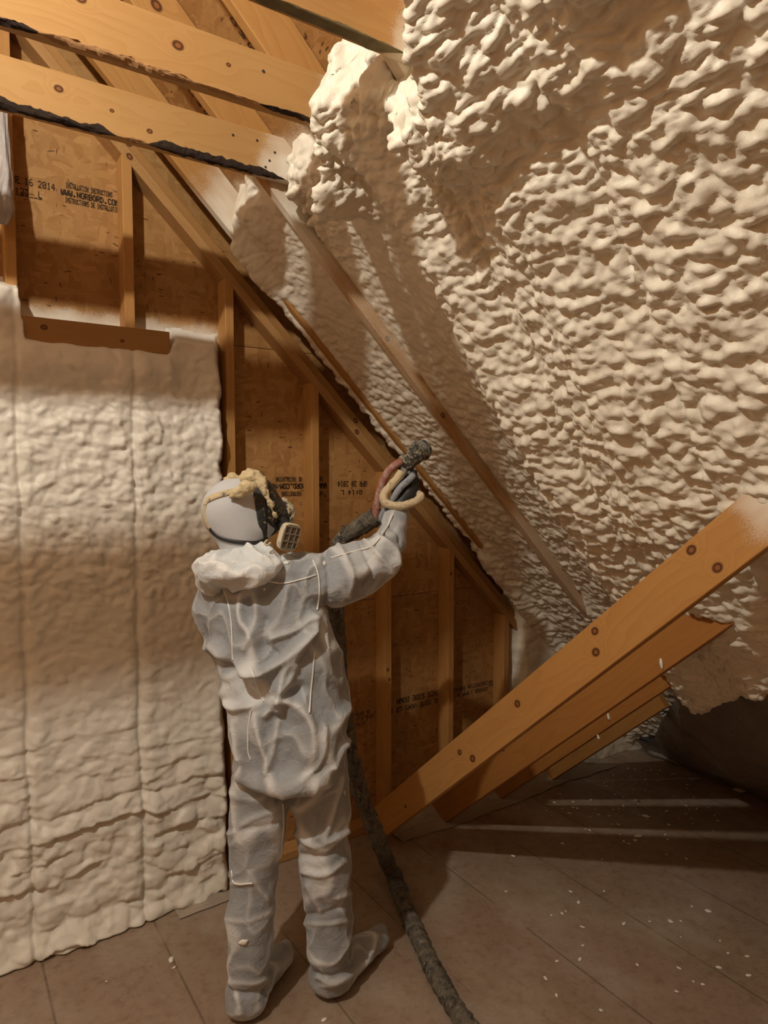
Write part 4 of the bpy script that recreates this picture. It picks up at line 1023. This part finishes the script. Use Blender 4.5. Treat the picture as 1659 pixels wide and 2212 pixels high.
# ------------------------------------------------------------------ gloved hands: palm, four fingers, thumb
GD = 2.455
def glove(name, wrist, palm, knk, mids, tips, thumb, label):
    pts = np.vstack([wrist, palm, knk, np.vstack(mids), tips, thumb]); Fd = Field(pts.min(0)-.05, pts.max(0)+.05, .0034)
    Fd.cone(wrist, palm, .026, .030, .02)
    for i in range(4):
        Fd.cone(palm, knk[i], .021, .0125, .018)
    for i in range(4):
        r = (.0105, .011, .0105, .009)[i]; Fd.chain([knk[i]]+[m[i] for m in mids]+[tips[i]], [r*1.1, r, r*.95, r*.85][:len(mids)+2], .006)
    Fd.chain(thumb, [.017, .0125, .0115, .010][:len(thumb)], .010)
    V, Q = Fd.mesh(); V = relax(V, Q, 1); o = mesh_np(name, loc2w(V), Q, M_GLOVE, person); o['label'] = label; return o
def gp(px, py, df): return pz(px, py, GD+df)
kn = [gp(893, 1024, -.012), gp(896, 1036, -.014), gp(897, 1048, -.014), gp(895, 1060, -.012)]
m1 = [gp(895, 1021, .030), gp(897, 1034, .032), gp(897, 1046, .032), gp(894, 1058, .028)]
m2 = [gp(878, 1024, .046), gp(879, 1036, .048), gp(879, 1048, .046), gp(877, 1060, .040)]
tp = [gp(863, 1026, .024), gp(862, 1038, .026), gp(862, 1050, .024), gp(863, 1060, .020)]
glove('glove', WR_R, gp(882, 1066, -.022), kn, [m1, m2], tp, [gp(874, 1072, -.028), gp(862, 1056, -.030), gp(858, 1040, -.012), gp(862, 1028, .004)], 'black gloved right hand gripping the gun handle')
w = WR_L; ex = np.array([.7, .65, .0])
kn = [w+np.array([.085, .055, .03-.022*i]) for i in range(4)]
m1 = [k_+np.array([.03, .028, -.008]) for k_ in kn]; tp = [k_+np.array([.036, .045, -.034]) for k_ in kn]
glove('glove', WR_L, WR_L+np.array([.045, .03, 0]), kn, [m1], tp, [WR_L+np.array([.03, .02, .025]), WR_L+np.array([.05, .05, .045]), WR_L+np.array([.075, .075, .04])], 'black gloved left hand held in front of the body')

# ------------------------------------------------------------------ spray gun
gun = empty('spray_gun', tuple(loc2w(gp(878, 1040, 0))))
tag(gun, 'grimy black spray gun with coloured whip hoses, raised in the gloved hand', 'spray gun')
def wmesh(name, vf, mat, parent, smooth=True):
    V, Fl = vf; o = mesh_py(name, loc2w(np.array(V)), Fl, mat, parent, smooth=smooth)
    o.matrix_parent_inverse = Matrix.Translation(parent.location).inverted() if parent.type == 'EMPTY' else Matrix.Identity(4); return o
ba, bb = gp(869, 1008, -.015), gp(917, 966, .075); BL = float(np.linalg.norm(bb-ba))
body = wmesh('gun_barrel', lathe(ba, bb, [(0, .018), (.002, .024), (.010, .033), (.028, .035), (.032, .030), (BL*.45, .030), (BL*.50, .0335), (BL*.72, .0335), (BL*.76, .0375), (BL-.012, .0385), (BL-.002, .034), (BL, .022), (BL-.006, .018), (BL-.02, .006)], 32), M_GUN, gun, False)
ax_ = (bb-ba)/BL
wmesh('rear_cap', lathe(ba-ax_*.016, ba+ax_*.004, [(0, .009), (.004, .014), (.016, .015), (.02, .013)], 10), M_GUN, gun, False)
wmesh('nozzle_ring', lathe(bb-ax_*.030, bb-ax_*.018, [(0, .038), (.003, .0415), (.009, .0415), (.012, .038)], 32), mat_plain('grey_ring', (.16, .16, .15), .5, bump=.5, bscale=80), gun, False)
wmesh('side_block', tube([gp(876, 1022, -.010), gp(884, 1030, -.004), gp(892, 1036, .004)], .020, 8, 8), M_GUN, gun, False)
wmesh('handle', tube([gp(880, 1014, .012), gp(879, 1040, .014), gp(876, 1074, .008)], lambda s, t: .0165+.002*math.cos(2*t), 20, 14), mat_plain('gun_handle', (.03, .03, .03), .5, bump=.3, bscale=150), gun)
wmesh('trigger', tube([gp(866, 1016, .030), gp(862, 1030, .036), gp(866, 1046, .032)], .004, 16, 8), mat_plain('trigger_steel', (.12, .12, .12), .4, .7), gun)
M_RED = mat_speckled('red_hose', (0.34, 0.12, 0.09), (0.42, 0.30, 0.25), 50, .44, .64, .5)
M_BLUE = mat_speckled('blue_grey_hose', (0.30, 0.32, 0.36), (0.10, 0.13, 0.28), 55, .52, .66, .5, (0.55, 0.48, 0.36))
wmesh('red_hose', tube([gp(866, 999, -.02), gp(858, 1002, -.030), gp(843, 1014, -.035), gp(832, 1030, -.035), gp(824, 1050, -.030), gp(818, 1072, -.025), gp(813, 1096, -.02), gp(811, 1120, -.01)], .0145, 50, 14), M_RED, gun)
wmesh('blue_hose', tube([gp(893, 1026, -.040), gp(884, 1036, -.052), gp(868, 1050, -.058), gp(857, 1064, -.058), gp(849, 1078, -.050), gp(838, 1094, -.035), gp(827, 1110, -.02), gp(822, 1124, -.01)], .0125, 50, 14), M_BLUE, gun)
wmesh('hose_fitting', tube([gp(874, 1014, -.045), gp(868, 1024, -.052), gp(863, 1031, -.054)], .0125, 10, 6), mat_plain('steel_fitting', (.30, .29, .26), .45, .5, .3, 80, .3), gun, False)
rngc = np.random.RandomState(4)
def fuzzy(s, t): return .0150+.0030*float(fbm(np.array(s*60), np.array(math.cos(t)*2), np.array(math.sin(t)*2), 9, 3))
wmesh('crusted_hose_loop', tube([gp(868, 1020, -.050), gp(856, 1036, -.056), gp(842, 1052, -.060), gp(831, 1066, -.062), gp(829, 1080, -.066), gp(840, 1090, -.074), gp(862, 1093, -.080), gp(884, 1089, -.072), gp(902, 1081, -.055), gp(908, 1071, -.035), gp(897, 1066, -.020), gp(882, 1070, -.02), gp(868, 1078, -.03)], fuzzy, 110, 18), mat_speckled('cream_crust', (0.66, 0.53, 0.34), (0.42, 0.34, 0.22), 70, .50, .64, .9), gun)

# ------------------------------------------------------------------ wrapped hose
HR = .033
def wrap(s, t):
    q = (s/.050+t/(2*math.pi)) % 1.0
    return HR*(.90+.16*q**1.5+.035*math.sin(7*t+s*31)+.05*math.sin(s*23))
fl = lambda x, y: zpt(x, y, HR)
def dn(px, py, d): return pz(px, py, d)
hp_pts = [gp(816, 1112, -.01), dn(800, 1124, 2.47), dn(778, 1138, 2.50), dn(752, 1154, 2.53), dn(736, 1172, 2.55), dn(727, 1200, 2.56), dn(724, 1250, 2.56), dn(726, 1320, 2.55), dn(729, 1390, 2.54), dn(733, 1460, 2.54), dn(742, 1540, 2.55), dn(755, 1620, 2.57), dn(775, 1700, 2.60), dn(798, 1765, 2.62), dn(822, 1825, 2.63), fl(846, 1885), fl(868, 1940), fl(893, 2000), fl(920, 2060), fl(950, 2120), fl(985, 2180), fl(1030, 2245), fl(1085, 2310)]
V, Fl = tube(hp_pts, wrap, 420, 20)
hose = mesh_py('spray_hose', loc2w(np.array(V)), Fl, mat_speckled('wrapped_hose', (0.135, 0.115, 0.085), (0.035, 0.032, 0.028), 30, .46, .62, .75, (0.28, 0.235, 0.16)), smooth=False)
tag(hose, 'thick grey tape-wrapped hose hanging from the gun and lying on the floor', 'hose')
tpw = [(853, 1893, .006), (864, 1925, .006), (845, 1868, .004)]
for (x, y, r) in tpw:
    c = loc2w(zpt(x, y, HR)); cl, cr_ = loc2w(zpt(x-6, y-15, HR)), loc2w(zpt(x+6, y+15, HR))
    d = (cr_-cl)/np.linalg.norm(cr_-cl)
    V, Fl = lathe(c-d*.018, c+d*.018, [(0, HR*1.02), (.004, HR*1.10), (.032, HR*1.10), (.036, HR*1.02)], 20)
    mesh_py('tape_band', V, Fl, mat_plain('dark_tape', (.10, .11, .13) if r > .005 else (.33, .28, .2), .5, bump=.4, bscale=60), hose)

# ------------------------------------------------------------------ drips, flecks and scraps
for i, (px, py, X, ln, lb) in enumerate(((1428, 1432, 2.145, .028, 'long white foam drip near the top of the second slanting board'), (1314, 1546, 2.551, .020, 'thin white foam drip on the third slanting board'), (1292, 1590, 2.551, .012, 'small white foam drip low on the third slanting board'))):
    p = onX(px, py, X); V, Fl = tube([p+[-.003, 0, ln*.6], p+[-.005, -.004, 0], p+[-.004, -.008, -ln*.7]], lambda s, t: .0035+.0025*math.sin(s*90), 12, 8)
    tag(mesh_py('foam_drip', V, Fl, M_SPOT, smooth=True), lb, 'foam drip')
rs = np.random.RandomState(11)
M_FLECK = mat_plain('foam_fleck', (0.80, 0.75, 0.66), .7)
protos = []
for q in range(6):
    o = blob('foam_fleck', (0, 0, 0), (0, 0, 1), .0098, 300+q, M_FLECK, .35); protos.append(o)
spots = [(1250, 1949, 1.0), (1530, 1968, 1.3), (1448, 1990, 1.0), (1348, 1995, .9), (1203, 2076, .7), (1553, 2090, 1.0), (1617, 2107, .9), (1305, 1925, .6), (1395, 1763, 1.8), (1378, 1806, 1.6), (1372, 1815, 1.0), (1440, 1752, 1.1), (1346, 1741, 1.1), (1238, 1744, 1.0), (1247, 1746, 1.0), (1230, 1757, 1.0), (1215, 1822, .8), (1293, 1760, .9), (1440, 1846, .7), (1550, 1773, .8), (1505, 1747, .8), (1080, 1735, .6), (1120, 1746, .7), (370, 2073, 1.2), (376, 2090, .7), (700, 2203, .8), (230, 2120, .4)]
while len(spots) < 135:
    x = rs.normal(1365, 110); y = 1650+abs(rs.normal(0, 85))
    if rs.rand() < .25: x, y = rs.uniform(1050, 1640), rs.uniform(1760, 2200)
    if y < 1655 or x > 1650 or y < 1500+ (1659-x)*0: continue
    P = onZ(x, y)
    if P[0] > 3.7 or P[1] > -.25: continue
    spots.append((x, y, rs.uniform(.35, .85)))
used = 0
solo = {(370, 2073): 'white foam scrap on the floor left of the left foot', (376, 2090): 'small white foam scrap just below the larger scrap left of the feet'}
for i, (x, y, s_) in enumerate(spots):
    P = onZ(x, y); src = protos[i % 6]
    o = src if i < 6 else src.copy()
    if i >= 6: COL.objects.link(o)
    o.location = (P[0], P[1], .0005); o.rotation_euler = (0, 0, rs.uniform(0, 6.28)); o.scale = (s_, s_*rs.uniform(.7, 1.1), s_)
    if (x, y) in solo: tag(o, solo[(x, y)], 'foam scrap')
    else: tag(o, 'small cream foam fleck dropped on the film-covered floor', 'foam fleck', 'foam flecks on the floor')
for i, (x, y, r, lb) in enumerate(((1597, 1706, .030, 'flat foam splat beside the rolled film, left one of the pair'), (1640, 1709, .040, 'flat foam splat at the right edge beside the rolled film'))):
    tag(blob('foam_splat', onZ(x, y, .001), (0, 0, 1), r, 320+i, M_FLECK, .18), lb, 'foam splat')
